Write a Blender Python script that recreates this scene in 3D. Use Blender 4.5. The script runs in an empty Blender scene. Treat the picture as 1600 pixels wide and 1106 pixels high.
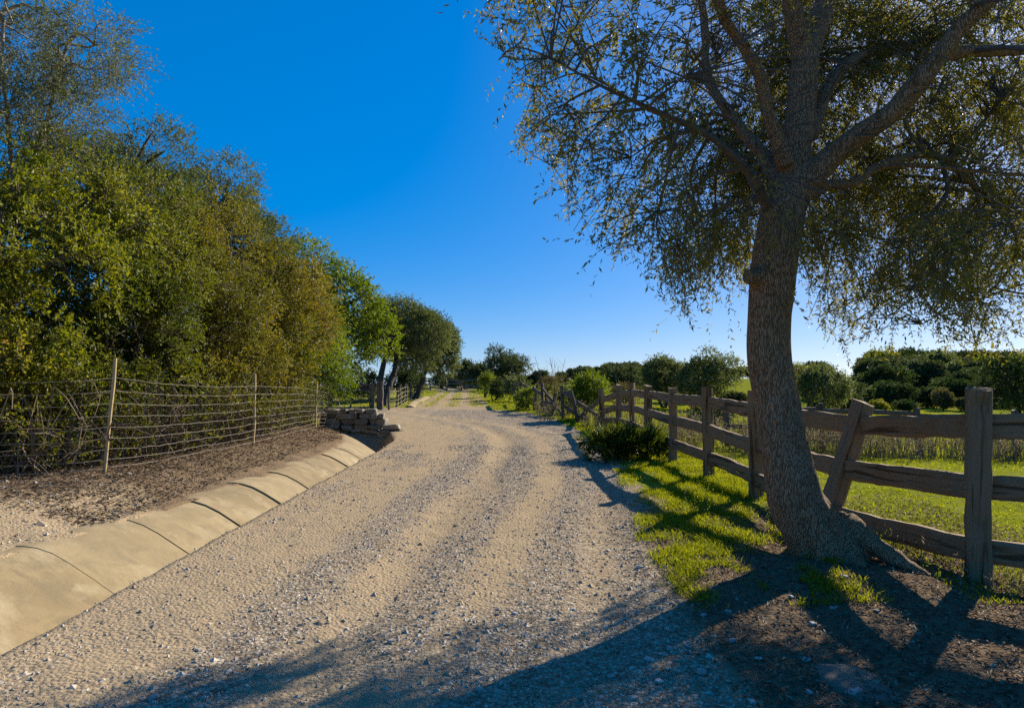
import bpy, math, random
import numpy as np
from mathutils import Vector, Matrix, Quaternion
R = np.random.default_rng(7)
random.seed(7)
sc = bpy.context.scene
COL = sc.collection

# ------------------------------------------------------------------ camera, sky, sun, exposure
CAM_H, PITCH, F = 1.5, math.radians(2.8), 1600 * 24 / 36
cam = bpy.data.cameras.new('camera'); camo = bpy.data.objects.new('camera', cam); COL.objects.link(camo)
cam.lens = 24; cam.sensor_width = 36; cam.clip_start = 0.05; cam.clip_end = 3000
camo.location = (0, 0, CAM_H); camo.rotation_euler = (math.pi / 2 + PITCH, 0, 0)
sc.camera = camo
SUN_AZ, SUN_EL = math.radians(43.5), math.radians(28.5)      # azimuth clockwise from +Y
SUN = Vector((math.sin(SUN_AZ) * math.cos(SUN_EL), math.cos(SUN_AZ) * math.cos(SUN_EL), math.sin(SUN_EL)))
w = bpy.data.worlds.new('World'); sc.world = w; w.use_nodes = True
nt = w.node_tree; nt.nodes.clear()
sky = nt.nodes.new('ShaderNodeTexSky'); sky.sky_type = 'NISHITA'; sky.sun_disc = False
sky.sun_elevation = SUN_EL; sky.sun_rotation = SUN_AZ
sky.air_density = 0.8; sky.dust_density = 0.6; sky.ozone_density = 10.0; sky.altitude = 100
hs = nt.nodes.new('ShaderNodeHueSaturation'); hs.inputs['Saturation'].default_value = 1.84
hs.inputs['Value'].default_value = 1.12; hs.inputs['Hue'].default_value = .512
gm_ = nt.nodes.new('ShaderNodeGamma'); gm_.inputs[1].default_value = .45
bg = nt.nodes.new('ShaderNodeBackground'); bg.inputs['Strength'].default_value = 0.15
wo = nt.nodes.new('ShaderNodeOutputWorld')
nt.links.new(sky.outputs[0], gm_.inputs[0]); nt.links.new(gm_.outputs[0], hs.inputs['Color']); nt.links.new(hs.outputs[0], bg.inputs[0]); nt.links.new(bg.outputs[0], wo.inputs[0])
sl = bpy.data.lights.new('sun', 'SUN'); sl.energy = 4.3; sl.angle = math.radians(0.5); sl.color = (1.0, 0.90, 0.74)
so = bpy.data.objects.new('sun', sl); COL.objects.link(so)
so.rotation_euler = SUN.to_track_quat('Z', 'Y').to_euler()
sc.view_settings.view_transform = 'Standard'; sc.view_settings.look = 'None'
sc.view_settings.exposure = 1.15; sc.view_settings.gamma = 1; sc.view_settings.use_curve_mapping = False
sc.render.engine = 'CYCLES'
cy = sc.cycles
cy.use_denoising = False; cy.max_bounces = 6; cy.diffuse_bounces = 3; cy.glossy_bounces = 2; cy.transmission_bounces = 3; cy.transparent_max_bounces = 4
cy.sample_clamp_indirect = 4.0; cy.caustics_reflective = False; cy.caustics_refractive = False

# ------------------------------------------------------------------ helpers
def ray(px, py):
    u, v = (px - 800) / F, (553 - py) / F
    c, s = math.cos(PITCH), math.sin(PITCH)
    return np.array([u, c - v * s, s + v * c])
def at(px, py, d):
    r = ray(px, py); return np.array([0, 0, CAM_H]) + r * (d / r[1])
def project(P):
    P = np.asarray(P, float); q = P - [0, 0, CAM_H]
    c, s = math.cos(PITCH), math.sin(PITCH)
    dep = q[..., 1] * c + q[..., 2] * s; up = -q[..., 1] * s + q[..., 2] * c
    dep = np.maximum(dep, .05)
    return 800 + F * q[..., 0] / dep, 553 - F * up / dep
def sstep(a, b, x):
    t = np.clip((x - a) / (b - a), 0, 1); return t * t * (3 - 2 * t)
def _h(ix, iy, iz, seed):
    n = (ix * 374761393 + iy * 668265263 + iz * 2147483647 + seed * 974634721) & 0xffffffff
    n = ((n ^ (n >> 13)) * 1274126177) & 0xffffffff
    n = ((n ^ (n >> 16)) * 2246822519) & 0xffffffff
    return ((n ^ (n >> 15)) & 0xffff) / 65535.0
def noise3(P, f=1.0, seed=0):
    P = np.asarray(P, float) * f; i = np.floor(P).astype(np.int64); t = P - i; t = t * t * (3 - 2 * t)
    o = 0
    for a in (0, 1):
        for b in (0, 1):
            for c in (0, 1):
                wgt = (t[..., 0] if a else 1 - t[..., 0]) * (t[..., 1] if b else 1 - t[..., 1]) * (t[..., 2] if c else 1 - t[..., 2])
                o = o + wgt * _h(i[..., 0] + a, i[..., 1] + b, i[..., 2] + c, seed)
    return o
def noise2(x, y, f=1.0, seed=0):
    P = np.stack([np.asarray(x, float), np.asarray(y, float), np.zeros_like(np.asarray(x, float))], -1)
    return noise3(P * [f, f, 1], 1.0, seed)
def fbm2(x, y, f=1.0, seed=0, o=4):
    s = 0; a = .5; tot = 0
    for k in range(o):
        s = s + a * noise2(x, y, f * 2 ** k, seed + k); tot += a; a *= .5
    return s / tot
def norm(v):
    v = np.asarray(v, float); return v / np.maximum(np.linalg.norm(v, axis=-1, keepdims=True), 1e-9)

def make_mesh(name, V, faces, attrs=None, smooth=False):
    """faces: list of int arrays (k,3) / (k,4); attrs: name -> per-vertex float or (n,3) colour"""
    me = bpy.data.meshes.new(name)
    V = np.asarray(V, np.float32)
    me.vertices.add(len(V)); me.vertices.foreach_set('co', V.ravel())
    faces = [np.asarray(f, np.int32) for f in faces if len(f)]
    loops = np.concatenate([f.ravel() for f in faces]); cnt = np.concatenate([np.full(len(f), f.shape[1], np.int32) for f in faces])
    me.loops.add(len(loops)); me.loops.foreach_set('vertex_index', loops)
    st = np.zeros(len(cnt), np.int32); st[1:] = np.cumsum(cnt)[:-1]
    me.polygons.add(len(cnt)); me.polygons.foreach_set('loop_start', st)
    me.polygons.foreach_set('use_smooth', np.full(len(cnt), smooth, bool))
    for k, a in (attrs or {}).items():
        at_ = me.attributes.new(k, 'FLOAT', 'POINT'); at_.data.foreach_set('value', np.asarray(a, np.float32))
    me.update(calc_edges=True); me.validate()
    return me
def link(name, me, mat, parent=None, loc=None):
    o = bpy.data.objects.new(name, me)
    if mat and me and not me.materials: me.materials.append(mat)
    COL.objects.link(o)
    if parent: o.parent = parent
    if loc is not None: o.location = loc
    return o
def tag(o, label=None, cat=None, group=None, kind=None):
    if label: o['label'] = label
    if cat: o['category'] = cat
    if group: o['group'] = group
    if kind: o['kind'] = kind
    return o
def empty(name, loc, label, cat, group=None):
    o = bpy.data.objects.new(name, None); COL.objects.link(o); o.location = [float(c) for c in loc]; o.empty_display_size = .1
    return tag(o, label, cat, group)
class MB:
    """collects geometry (world space)"""
    def __init__(s): s.V = []; s.F3 = []; s.F4 = []; s.A = []; s.n = 0
    def add(s, V, F, a=None):
        V = np.asarray(V, float); F = np.asarray(F, int)
        if len(V) == 0: return
        (s.F3 if F.shape[1] == 3 else s.F4).append(F + s.n); s.V.append(V); s.n += len(V)
        s.A.append(np.full(len(V), R.random()) if a is None else np.broadcast_to(np.asarray(a, float), (len(V),)))
    def tube(s, pts, rad, sides=6, a=None, cap=True):
        V, F = tube(pts, rad, sides); s.add(V, F, a)
        if cap and sides > 3:
            n = len(pts)
            ctr = np.array([pts[0], pts[-1]], float); base = s.n
            k = np.arange(sides); t = np.stack([(k + 1) % sides, k, np.full(sides, sides)], 1)
            s.add(np.concatenate([V[:sides], ctr[:1]]), t, a)
            t = np.stack([k, (k + 1) % sides, np.full(sides, sides)], 1)
            s.add(np.concatenate([V[-sides:], ctr[1:]]), t, a)
    def build(s, name, mat, parent=None, off=None, smooth=False):
        V = np.concatenate(s.V)
        if off is None and parent is not None: off = np.array(parent.location)
        if off is not None: V = V - np.asarray(off, float)
        F = []
        if s.F3: F.append(np.concatenate(s.F3))
        if s.F4: F.append(np.concatenate(s.F4))
        me = make_mesh(name, V, F, {'rnd': np.concatenate(s.A)}, smooth)
        return link(name, me, mat, parent)
def tube(pts, rad, sides=6):
    pts = np.asarray(pts, float); n = len(pts); rad = np.broadcast_to(np.asarray(rad, float), (n,))
    T = norm(np.gradient(pts, axis=0))
    up = np.array([0, 0, 1.]) if abs(T[0][2]) < .9 else np.array([1., 0, 0])
    N = np.zeros_like(pts); prev = up
    for i in range(n):
        x = prev - T[i] * np.dot(prev, T[i]); x = x / max(np.linalg.norm(x), 1e-6); N[i] = x; prev = x
    B = np.cross(T, N); ang = np.arange(sides) * 2 * math.pi / sides
    V = (pts[:, None] + rad[:, None, None] * (np.cos(ang)[None, :, None] * N[:, None] + np.sin(ang)[None, :, None] * B[:, None])).reshape(-1, 3)
    i, k = np.meshgrid(np.arange(n - 1), np.arange(sides), indexing='ij'); k2 = (k + 1) % sides
    F = np.stack([i * sides + k, i * sides + k2, (i + 1) * sides + k2, (i + 1) * sides + k], -1).reshape(-1, 4)
    return V, F
def spline(P, n):
    """Catmull-Rom through rows of P (any width), n samples"""
    P = np.asarray(P, float); Q = np.vstack([2 * P[0] - P[1], P, 2 * P[-1] - P[-2]])
    t = np.linspace(0, len(P) - 1 - 1e-6, n); i = t.astype(int); f = (t - i)[:, None]
    a, b, c, d = Q[i], Q[i + 1], Q[i + 2], Q[i + 3]
    return .5 * ((2 * b) + (c - a) * f + (2 * a - 5 * b + 4 * c - d) * f ** 2 + (3 * b - a - 3 * c + d) * f ** 3)
def multi_tubes(S, D, L, r0, droop, segs=3):
    """many 3-sided twigs at once"""
    m = len(S); t = np.linspace(0, 1, segs + 1)
    P = S[:, None] + D[:, None] * (L[:, None, None] * t[None, :, None]); P[..., 2] -= droop[:, None] * t[None] ** 2
    T = norm(D); s1 = norm(np.cross(T, norm(R.normal(size=(m, 3))))); s2 = np.cross(T, s1)
    rr = (r0 * (1 - .75 * t))
    ang = np.arange(3) * 2 * math.pi / 3
    V = P[:, :, None] + rr[None, :, None, None] * (np.cos(ang)[None, None, :, None] * s1[:, None, None] + np.sin(ang)[None, None, :, None] * s2[:, None, None])
    V = V.reshape(-1, 3)
    b = (np.arange(m) * (segs + 1) * 3)[:, None, None]; i = np.arange(segs)[None, :, None]; k = np.arange(3)[None, None]; k2 = (k + 1) % 3
    F = np.stack([b + i * 3 + k, b + i * 3 + k2, b + (i + 1) * 3 + k2, b + (i + 1) * 3 + k], -1).reshape(-1, 4)
    return V, F
def leaf_quads(P, D, N, L, W, fold=.25):
    """lens shaped folded leaves: two triangles each (4 verts)"""
    D = norm(D); S = norm(np.cross(D, N)); N = np.cross(S, D)
    L = L[:, None]; W = W[:, None]
    V = np.stack([P, P + D * L * .45 + S * W * .5 + N * W * fold, P + D * L, P + D * L * .45 - S * W * .5 + N * W * fold], 1).reshape(-1, 3)
    b = (np.arange(len(P)) * 4)[:, None]
    F = np.concatenate([b + [[0, 1, 2]], b + [[0, 2, 3]]])
    return V, F
def spray(S, D, L, droop, k, leafL, leafW, jitter=.5, up=0.0):
    """leaves set alternately along twigs S->S+D*L"""
    m = len(S); t = (np.arange(k) + .6) / k
    tt = np.clip(t[None] + R.normal(0, .04, (m, k)), .05, 1.05)
    P = S[:, None] + D[:, None] * (L[:, None] * tt)[..., None]; P[..., 2] -= droop[:, None] * tt ** 2
    T = np.repeat(D[:, None], k, 1).copy(); T[..., 2] -= (2 * droop / np.maximum(L, 1e-3))[:, None] * tt
    rot = R.normal(size=(m, k, 3)); side = norm(np.cross(T, rot))
    ld = norm(norm(T) * .75 + side * .75 + R.normal(0, jitter * .35, (m, k, 3)))
    nn = norm(R.normal(0, 1, (m, k, 3)) + np.array([0, 0, up]))
    sz = R.uniform(.7, 1.2, (m, k))
    V, F = leaf_quads(P.reshape(-1, 3), ld.reshape(-1, 3), nn.reshape(-1, 3), (leafL * sz).ravel(), (leafW * sz).ravel())
    return V, F, m * k

# ------------------------------------------------------------------ materials
def new_mat(name):
    m = bpy.data.materials.new(name); m.use_nodes = True; n = m.node_tree.nodes; n.clear(); return m, m.node_tree
def N(nt, t, **kw):
    n = nt.nodes.new('ShaderNode' + t)
    for k, v in kw.items():
        if k in n.inputs.keys() if isinstance(k, str) else False: n.inputs[k].default_value = v
        else: setattr(n, k, v)
    return n
def ramp(nt, stops, src, interp='LINEAR'):
    r = nt.nodes.new('ShaderNodeValToRGB'); r.color_ramp.interpolation = interp
    e = r.color_ramp.elements
    while len(e) < len(stops): e.new(.5)
    for x, (p, c) in zip(e, stops): x.position = p; x.color = (*c, 1) if len(c) == 3 else c
    nt.links.new(src, r.inputs[0]); return r.outputs[0]
def mixc(nt, fac, a, b, mode='MIX'):
    m = nt.nodes.new('ShaderNodeMix'); m.data_type = 'RGBA'; m.blend_type = mode
    for s, v in ((m.inputs[0], fac), (m.inputs[6], a), (m.inputs[7], b)):
        if hasattr(v, 'is_linked'): nt.links.new(v, s)
        elif isinstance(v, (int, float)): s.default_value = v
        else: s.default_value = (*v, 1)
    return m.outputs[2]
def math_(nt, op, a, b=None, c=None, clamp=False):
    m = nt.nodes.new('ShaderNodeMath'); m.operation = op; m.use_clamp = clamp
    for i, v in enumerate((a, b, c)):
        if v is None: continue
        if hasattr(v, 'is_linked'): nt.links.new(v, m.inputs[i])
        else: m.inputs[i].default_value = v
    return m.outputs[0]
def coord(nt, scale=(1, 1, 1), src='Object'):
    tc = nt.nodes.new('ShaderNodeTexCoord'); mp = nt.nodes.new('ShaderNodeMapping'); mp.inputs['Scale'].default_value = scale
    nt.links.new(tc.outputs[src], mp.inputs[0]); return mp.outputs[0]
def noise(nt, vec, scale, detail=4, rough=.55, dist=0):
    n = nt.nodes.new('ShaderNodeTexNoise'); n.inputs['Scale'].default_value = scale; n.inputs['Detail'].default_value = detail
    n.inputs['Roughness'].default_value = rough; n.inputs['Distortion'].default_value = dist
    nt.links.new(vec, n.inputs['Vector']); return n.outputs['Fac']
def voro(nt, vec, scale, feature='F1', out='Distance'):
    n = nt.nodes.new('ShaderNodeTexVoronoi'); n.feature = feature; n.inputs['Scale'].default_value = scale
    nt.links.new(vec, n.inputs['Vector']); return n.outputs[out]
def bump(nt, h, strength=.5, dist=.02, nrm=None):
    b = nt.nodes.new('ShaderNodeBump'); b.inputs['Strength'].default_value = strength; b.inputs['Distance'].default_value = dist
    nt.links.new(h, b.inputs['Height'])
    if nrm: nt.links.new(nrm, b.inputs['Normal'])
    return b.outputs[0]
def finish(nt, col, rough=.85, nrm=None, spec=.3):
    p = nt.nodes.new('ShaderNodeBsdfPrincipled'); o = nt.nodes.new('ShaderNodeOutputMaterial')
    if hasattr(col, 'is_linked'): nt.links.new(col, p.inputs['Base Color'])
    else: p.inputs['Base Color'].default_value = (*col, 1)
    if hasattr(rough, 'is_linked'): nt.links.new(rough, p.inputs['Roughness'])
    else: p.inputs['Roughness'].default_value = rough
    p.inputs['Specular IOR Level'].default_value = spec
    if nrm: nt.links.new(nrm, p.inputs['Normal'])
    nt.links.new(p.outputs[0], o.inputs[0]); return p
def attr(nt, name):
    a = nt.nodes.new('ShaderNodeAttribute'); a.attribute_name = name; return a.outputs['Fac']
def leaf_mat(name, stops, trans=.35, rough=.45, spec=.4, tint=(1.15, 1.2, .5), var=.6):
    m, nt = new_mat(name)
    c = ramp(nt, stops, attr(nt, 'rnd'))
    ob = nt.nodes.new('ShaderNodeObjectInfo')
    nz = noise(nt, coord(nt), 1.3, 2)
    c = mixc(nt, math_(nt, 'MULTIPLY', nz, var), c, mixc(nt, 1.0, c, (.62, .72, .6), 'MULTIPLY'))
    p = nt.nodes.new('ShaderNodeBsdfPrincipled'); nt.links.new(c, p.inputs['Base Color'])
    p.inputs['Roughness'].default_value = rough; p.inputs['Specular IOR Level'].default_value = spec
    t = nt.nodes.new('ShaderNodeBsdfTranslucent'); nt.links.new(mixc(nt, 1.0, c, tint, 'MULTIPLY'), t.inputs[0])
    mx = nt.nodes.new('ShaderNodeMixShader'); mx.inputs[0].default_value = trans
    o = nt.nodes.new('ShaderNodeOutputMaterial')
    nt.links.new(p.outputs[0], mx.inputs[1]); nt.links.new(t.outputs[0], mx.inputs[2]); nt.links.new(mx.outputs[0], o.inputs[0])
    return m
M = {}
M['olive'] = leaf_mat('olive_leaf', [(0, (.085, .105, .04)), (.5, (.13, .145, .06)), (.8, (.18, .19, .10)), (1, (.26, .265, .17))], .38, .55, .18)
M['olive_near'] = leaf_mat('olive_leaf_near', [(0, (.10, .108, .032)), (.5, (.17, .165, .05)), (.85, (.24, .225, .08)), (1, (.31, .29, .13))], .55, .42, .35, (1.6, 1.4, .4))
M['lentisk'] = leaf_mat('lentisk_leaf', [(0, (.07, .10, .012)), (.4, (.17, .19, .018)), (.75, (.27, .26, .03)), (.95, (.31, .235, .05)), (1, (.31, .17, .06))], .45, .5, .25, (1.3, 1.25, .35))
M['lentisk2'] = leaf_mat('brown_olive_leaf', [(0, (.055, .07, .012)), (.42, (.16, .155, .020)), (.75, (.26, .225, .034)), (.94, (.29, .195, .05)), (1, (.29, .14, .06))], .4, .5, .25, (1.3, 1.2, .35))
M['lentisk3'] = leaf_mat('deep_olive_leaf', [(0, (.055, .08, .012)), (.45, (.155, .175, .020)), (.8, (.26, .25, .034)), (1, (.31, .27, .055))], .4, .5, .25, (1.3, 1.25, .35))
M['silver'] = leaf_mat('silver_leaf', [(0, (.11, .12, .06)), (.5, (.17, .18, .10)), (.8, (.24, .25, .17)), (1, (.34, .34, .26))], .36, .5, .25)
M['bright'] = leaf_mat('bright_leaf', [(0, (.08, .12, .010)), (.5, (.145, .19, .014)), (.85, (.22, .245, .024)), (1, (.25, .25, .04))], .45, .5, .25, (1.25, 1.3, .35))
M['yellowgreen'] = leaf_mat('yellow_green_leaf', [(0, (.10, .14, .015)), (.6, (.17, .21, .025)), (1, (.25, .26, .05))], .45, .55, .2, (1.3, 1.3, .4))
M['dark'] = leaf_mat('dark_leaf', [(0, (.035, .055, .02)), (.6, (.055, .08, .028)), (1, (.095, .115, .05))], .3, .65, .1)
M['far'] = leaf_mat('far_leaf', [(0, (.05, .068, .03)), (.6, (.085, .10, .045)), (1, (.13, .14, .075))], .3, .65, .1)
M['brownleaf'] = leaf_mat('brown_leaf', [(0, (.10, .085, .03)), (.6, (.16, .125, .05)), (1, (.21, .17, .08))], .3, .6, .2)
M['palm'] = leaf_mat('palm_leaf', [(0, (.05, .075, .018)), (.6, (.09, .12, .025)), (1, (.17, .19, .04))], .34, .38, .5, (1.3, 1.25, .35))
M['grass'] = leaf_mat('grass_blade', [(0, (.15, .185, .012)), (.5, (.25, .285, .014)), (.8, (.34, .34, .03)), (1, (.42, .35, .12))], .55, .7, .08, (1.25, 1.15, .4), .3)
M['weed'] = leaf_mat('dry_weed', [(0, (.16, .13, .085)), (.6, (.27, .22, .15)), (1, (.38, .33, .25))], .3, .8, .1, (1.1, 1, .8))
M['litter'] = leaf_mat('fallen_leaf', [(0, (.06, .04, .024)), (.5, (.14, .095, .056)), (.85, (.24, .175, .11)), (1, (.36, .29, .20))], .1, .7, .25, (1.1, 1, .8), .3)
def stone_mat(name, stops):
    m, nt = new_mat(name); v = coord(nt)
    c = ramp(nt, stops, attr(nt, 'rnd')); c = mixc(nt, math_(nt, 'MULTIPLY', noise(nt, v, 60, 4), .5), c, (.25, .20, .14))
    finish(nt, c, .85, bump(nt, noise(nt, v, 120, 4), .3, .004)); return m
M['gravel'] = stone_mat('gravel_stone', [(0, (.21, .16, .105)), (.35, (.35, .275, .19)), (.75, (.46, .38, .28)), (1, (.60, .53, .43))])
M['pale_stone'] = stone_mat('pale_stone', [(0, (.34, .32, .29)), (1, (.55, .53, .5))])
M['boulder'] = stone_mat('earthy_boulder', [(0, (.11, .085, .06)), (1, (.14, .11, .08))])
M['wall_stone'] = stone_mat('wall_stone', [(0, (.14, .12, .09)), (.6, (.28, .24, .18)), (1, (.42, .38, .31))])
def bark_mat(name, c1, c2, c3, sx=1.0):
    m, nt = new_mat(name); v = coord(nt, (1, 1, .13)); v0 = coord(nt)
    vv = voro(nt, v, 95 * sx, 'DISTANCE_TO_EDGE'); n1 = noise(nt, v, 60 * sx, 6, .65, .6); n2 = noise(nt, v0, 4, 4)
    crack = ramp(nt, [(0, (0, 0, 0)), (.16, (1, 1, 1))], math_(nt, 'ADD', vv, math_(nt, 'MULTIPLY', math_(nt, 'SUBTRACT', n1, .5), .35)))
    c = mixc(nt, n1, c1, c2); c = mixc(nt, ramp(nt, [(.45, (0, 0, 0)), (.7, (1, 1, 1))], n2), c, c3)
    c = mixc(nt, crack, mixc(nt, 1, c, (.38, .35, .32), 'MULTIPLY'), c)  # fissure shade put into the colour, as bump shading alone reads weak
    h = math_(nt, 'ADD', math_(nt, 'MULTIPLY', crack, .6), math_(nt, 'MULTIPLY', n1, .7))
    finish(nt, c, .9, bump(nt, h, .9, .02), .2); return m
M['bark'] = bark_mat('olive_bark', (.20, .118, .062), (.50, .33, .185), (.37, .25, .145))
M['bark_far'] = bark_mat('far_bark', (.07, .055, .04), (.15, .12, .09), (.13, .12, .10), .6)
def simple(name, col, rough=.8, var=.35, scale=8):
    m, nt = new_mat(name); n = noise(nt, coord(nt), scale, 4)
    finish(nt, mixc(nt, n, tuple(c * (1 - var) for c in col), tuple(c * (1 + var) for c in col)), rough); return m
M['twig'] = simple('twig_bark', (.10, .08, .058)); M['dry_twig'] = simple('dry_twig', (.15, .11, .07))
M['grey_twig'] = simple('grey_twig', (.24, .21, .18)); M['rust'] = simple('rusty_iron', (.05, .032, .022), .7)
M['wire'] = simple('galvanised_wire', (.30, .26, .20), .6); M['cane'] = simple('tan_stake', (.46, .34, .17), .8, .3, 14)
M['hole'] = simple('hole_shade_black', (.02, .015, .01), .95)  # near-black shade colour for the knot hole and the wall gaps
M['sign'] = simple('white_sign_board', (.72, .74, .76), .5, .05)
def wood_mat(name, c1, c2, c3):
    m, nt = new_mat(name); ob = nt.nodes.new('ShaderNodeObjectInfo')
    tc = nt.nodes.new('ShaderNodeTexCoord'); mp = nt.nodes.new('ShaderNodeMapping'); mp.inputs['Scale'].default_value = (1, 1, .05)
    ad = nt.nodes.new('ShaderNodeVectorMath'); ad.operation = 'ADD'
    cb = nt.nodes.new('ShaderNodeCombineXYZ')
    for i in range(3): nt.links.new(math_(nt, 'MULTIPLY', ob.outputs['Random'], 37.0 + 11 * i), cb.inputs[i])
    nt.links.new(tc.outputs['Object'], ad.inputs[0]); nt.links.new(cb.outputs[0], ad.inputs[1]); nt.links.new(ad.outputs[0], mp.inputs[0])
    g = noise(nt, mp.outputs[0], 55, 6, .65, .4); g2 = noise(nt, mp.outputs[0], 14, 4, .5, 1.2); b = noise(nt, ad.outputs[0], 5, 4)
    c = mixc(nt, g, c1, c2); c = mixc(nt, ramp(nt, [(.42, (0, 0, 0)), (.68, (1, 1, 1))], b), c, c3)
    cr = ramp(nt, [(.36, (0, 0, 0)), (.44, (1, 1, 1))], g2)
    c = mixc(nt, cr, mixc(nt, 1, c, (.36, .32, .28), 'MULTIPLY'), c)
    h = math_(nt, 'ADD', g, math_(nt, 'MULTIPLY', cr, .8))
    finish(nt, c, .85, bump(nt, h, .6, .008), .2); return m
M['wood'] = wood_mat('weathered_timber', (.10, .058, .028), (.36, .23, .12), (.24, .165, .098))
M['wood_dark'] = wood_mat('dark_timber', (.07, .05, .035), (.18, .135, .09), (.15, .12, .09))
def concrete():
    m, nt = new_mat('stained_concrete'); v = coord(nt); ob = nt.nodes.new('ShaderNodeObjectInfo')
    n1 = noise(nt, v, 1.4, 6, .65); n2 = noise(nt, v, 30, 6, .7); n3 = noise(nt, coord(nt, (1.6, 2.2, 1.2)), 2.2, 6, .65, .8)
    c = mixc(nt, ramp(nt, [(.35, (0, 0, 0)), (.65, (1, 1, 1))], n1), (.165, .115, .052), (.31, .225, .108))
    c = mixc(nt, ramp(nt, [(.46, (0, 0, 0)), (.62, (1, 1, 1))], n3), c, (.15, .11, .055))
    c = mixc(nt, ramp(nt, [(.50, (0, 0, 0)), (.66, (1, 1, 1))], noise(nt, v, 2.3, 6, .65)), c, (.36, .285, .165))
    c = mixc(nt, math_(nt, 'MULTIPLY', n2, .5), c, (.25, .20, .13))
    c = mixc(nt, math_(nt, 'MULTIPLY', ob.outputs['Random'], .35), c, (.36, .29, .17))
    finish(nt, c, .9, bump(nt, math_(nt, 'ADD', n2, n1), .35, .012), .2); return m
M['concrete'] = concrete()
def ground_mat():
    m, nt = new_mat('ground_soil'); v = coord(nt)
    nf = noise(nt, v, 45, 6, .7); nm = noise(nt, v, 6, 5, .6); nl = noise(nt, v, .8, 4, .6)
    cell = nt.nodes.new('ShaderNodeTexVoronoi'); cell.inputs['Scale'].default_value = 38; nt.links.new(v, cell.inputs['Vector'])
    sep = nt.nodes.new('ShaderNodeSeparateColor'); nt.links.new(cell.outputs['Color'], sep.inputs[0])
    dirt = mixc(nt, nf, (.29, .21, .125), (.42, .32, .20)); dirt = mixc(nt, math_(nt, 'MULTIPLY', nm, .5), dirt, (.30, .24, .16))
    peb = ramp(nt, [(0, (.21, .165, .115)), (.4, (.34, .275, .195)), (.8, (.44, .37, .28)), (1, (.55, .49, .40))], sep.outputs[0])
    edge = ramp(nt, [(.25, (1, 1, 1)), (.6, (.5, .47, .43))], cell.outputs['Distance'])
    peb = mixc(nt, .8, peb, mixc(nt, 1, peb, edge, 'MULTIPLY'))
    def soft(name, k=.5):  # mask broken up by noise
        a = attr(nt, name); return math_(nt, 'ADD', math_(nt, 'MULTIPLY', a, 1.6), math_(nt, 'MULTIPLY', math_(nt, 'SUBTRACT', nm, .8), k * 1.6), clamp=True)
    c = mixc(nt, soft('gravel', .8), dirt, peb)
    lit = mixc(nt, nf, (.08, .055, .034), (.26, .19, .12)); lit = mixc(nt, math_(nt, 'MULTIPLY', nm, .6), lit, (.19, .13, .08))
    c = mixc(nt, soft('litter', .7), c, lit)
    gr = mixc(nt, nf, (.11, .13, .012), (.24, .26, .022)); gr = mixc(nt, ramp(nt, [(.5, (0, 0, 0)), (.8, (1, 1, 1))], nm), gr, (.20, .17, .075))
    c = mixc(nt, soft('grass', .9), c, gr)
    h = math_(nt, 'ADD', math_(nt, 'MULTIPLY', nf, .6), math_(nt, 'MULTIPLY', math_(nt, 'SUBTRACT', .6, cell.outputs['Distance']), .7))
    finish(nt, c, 1.0, bump(nt, math_(nt, 'ADD', h, nm), .8, .018), 0.0); return m
M['ground'] = ground_mat()

# ------------------------------------------------------------------ terrain
def xr_(y): return np.interp(y, [0, 4, 6, 8, 12, 20, 26, 30, 34, 45, 60, 90], [1.2, 1.0, 1.1, 1.4, 1.75, 2.0, 1.5, .7, -1.3, -2.1, -3.2, -6])
def xl_(y): return np.interp(y, [0, 17, 20, 22, 24, 27, 33.5, 35.5, 45, 60, 90], [-2.9, -2.9, -3.3, -3.9, -5.2, -7.5, -9.2, -4.8, -5.1, -5.9, -9])
def lip_(y): return np.interp(y, [0, 3, 5.2, 6.4, 7.7, 9, 10.4, 12, 14, 15.8, 17, 18.5, 20], [-4.2, -4.12, -3.93, -3.76, -3.6, -3.49, -3.43, -3.42, -3.47, -3.65, -4.0, -4.6, -5.2])   # bank-side lip of the gutter
def dr_(y): return np.interp(y, [0, 15, 17, 18.5, 20], [-2.9, -2.9, -2.95, -3.25, -3.6])                # road-side edge of the ditch
def t1_(y): return np.interp(y, [0, 3, 6, 10, 15, 19, 23, 27, 33], [-1.05, -1.0, -.87, -.55, -.15, -.35, -1.2, -3, -6])
def t2_(y): return np.interp(y, [0, 3, 6, 9, 13, 18, 22, 25, 30], [-.8, -.7, -.2, .2, .6, .62, -.2, -1.5, -5])
def rise(y):
    y = np.asarray(y, float)
    return .013 * np.maximum(0, y - 4) * (y < 33) + (y >= 33) * (.377 + .026 * np.clip(y - 33, 0, 28) + .012 * np.clip(y - 61, 0, 60))
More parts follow.
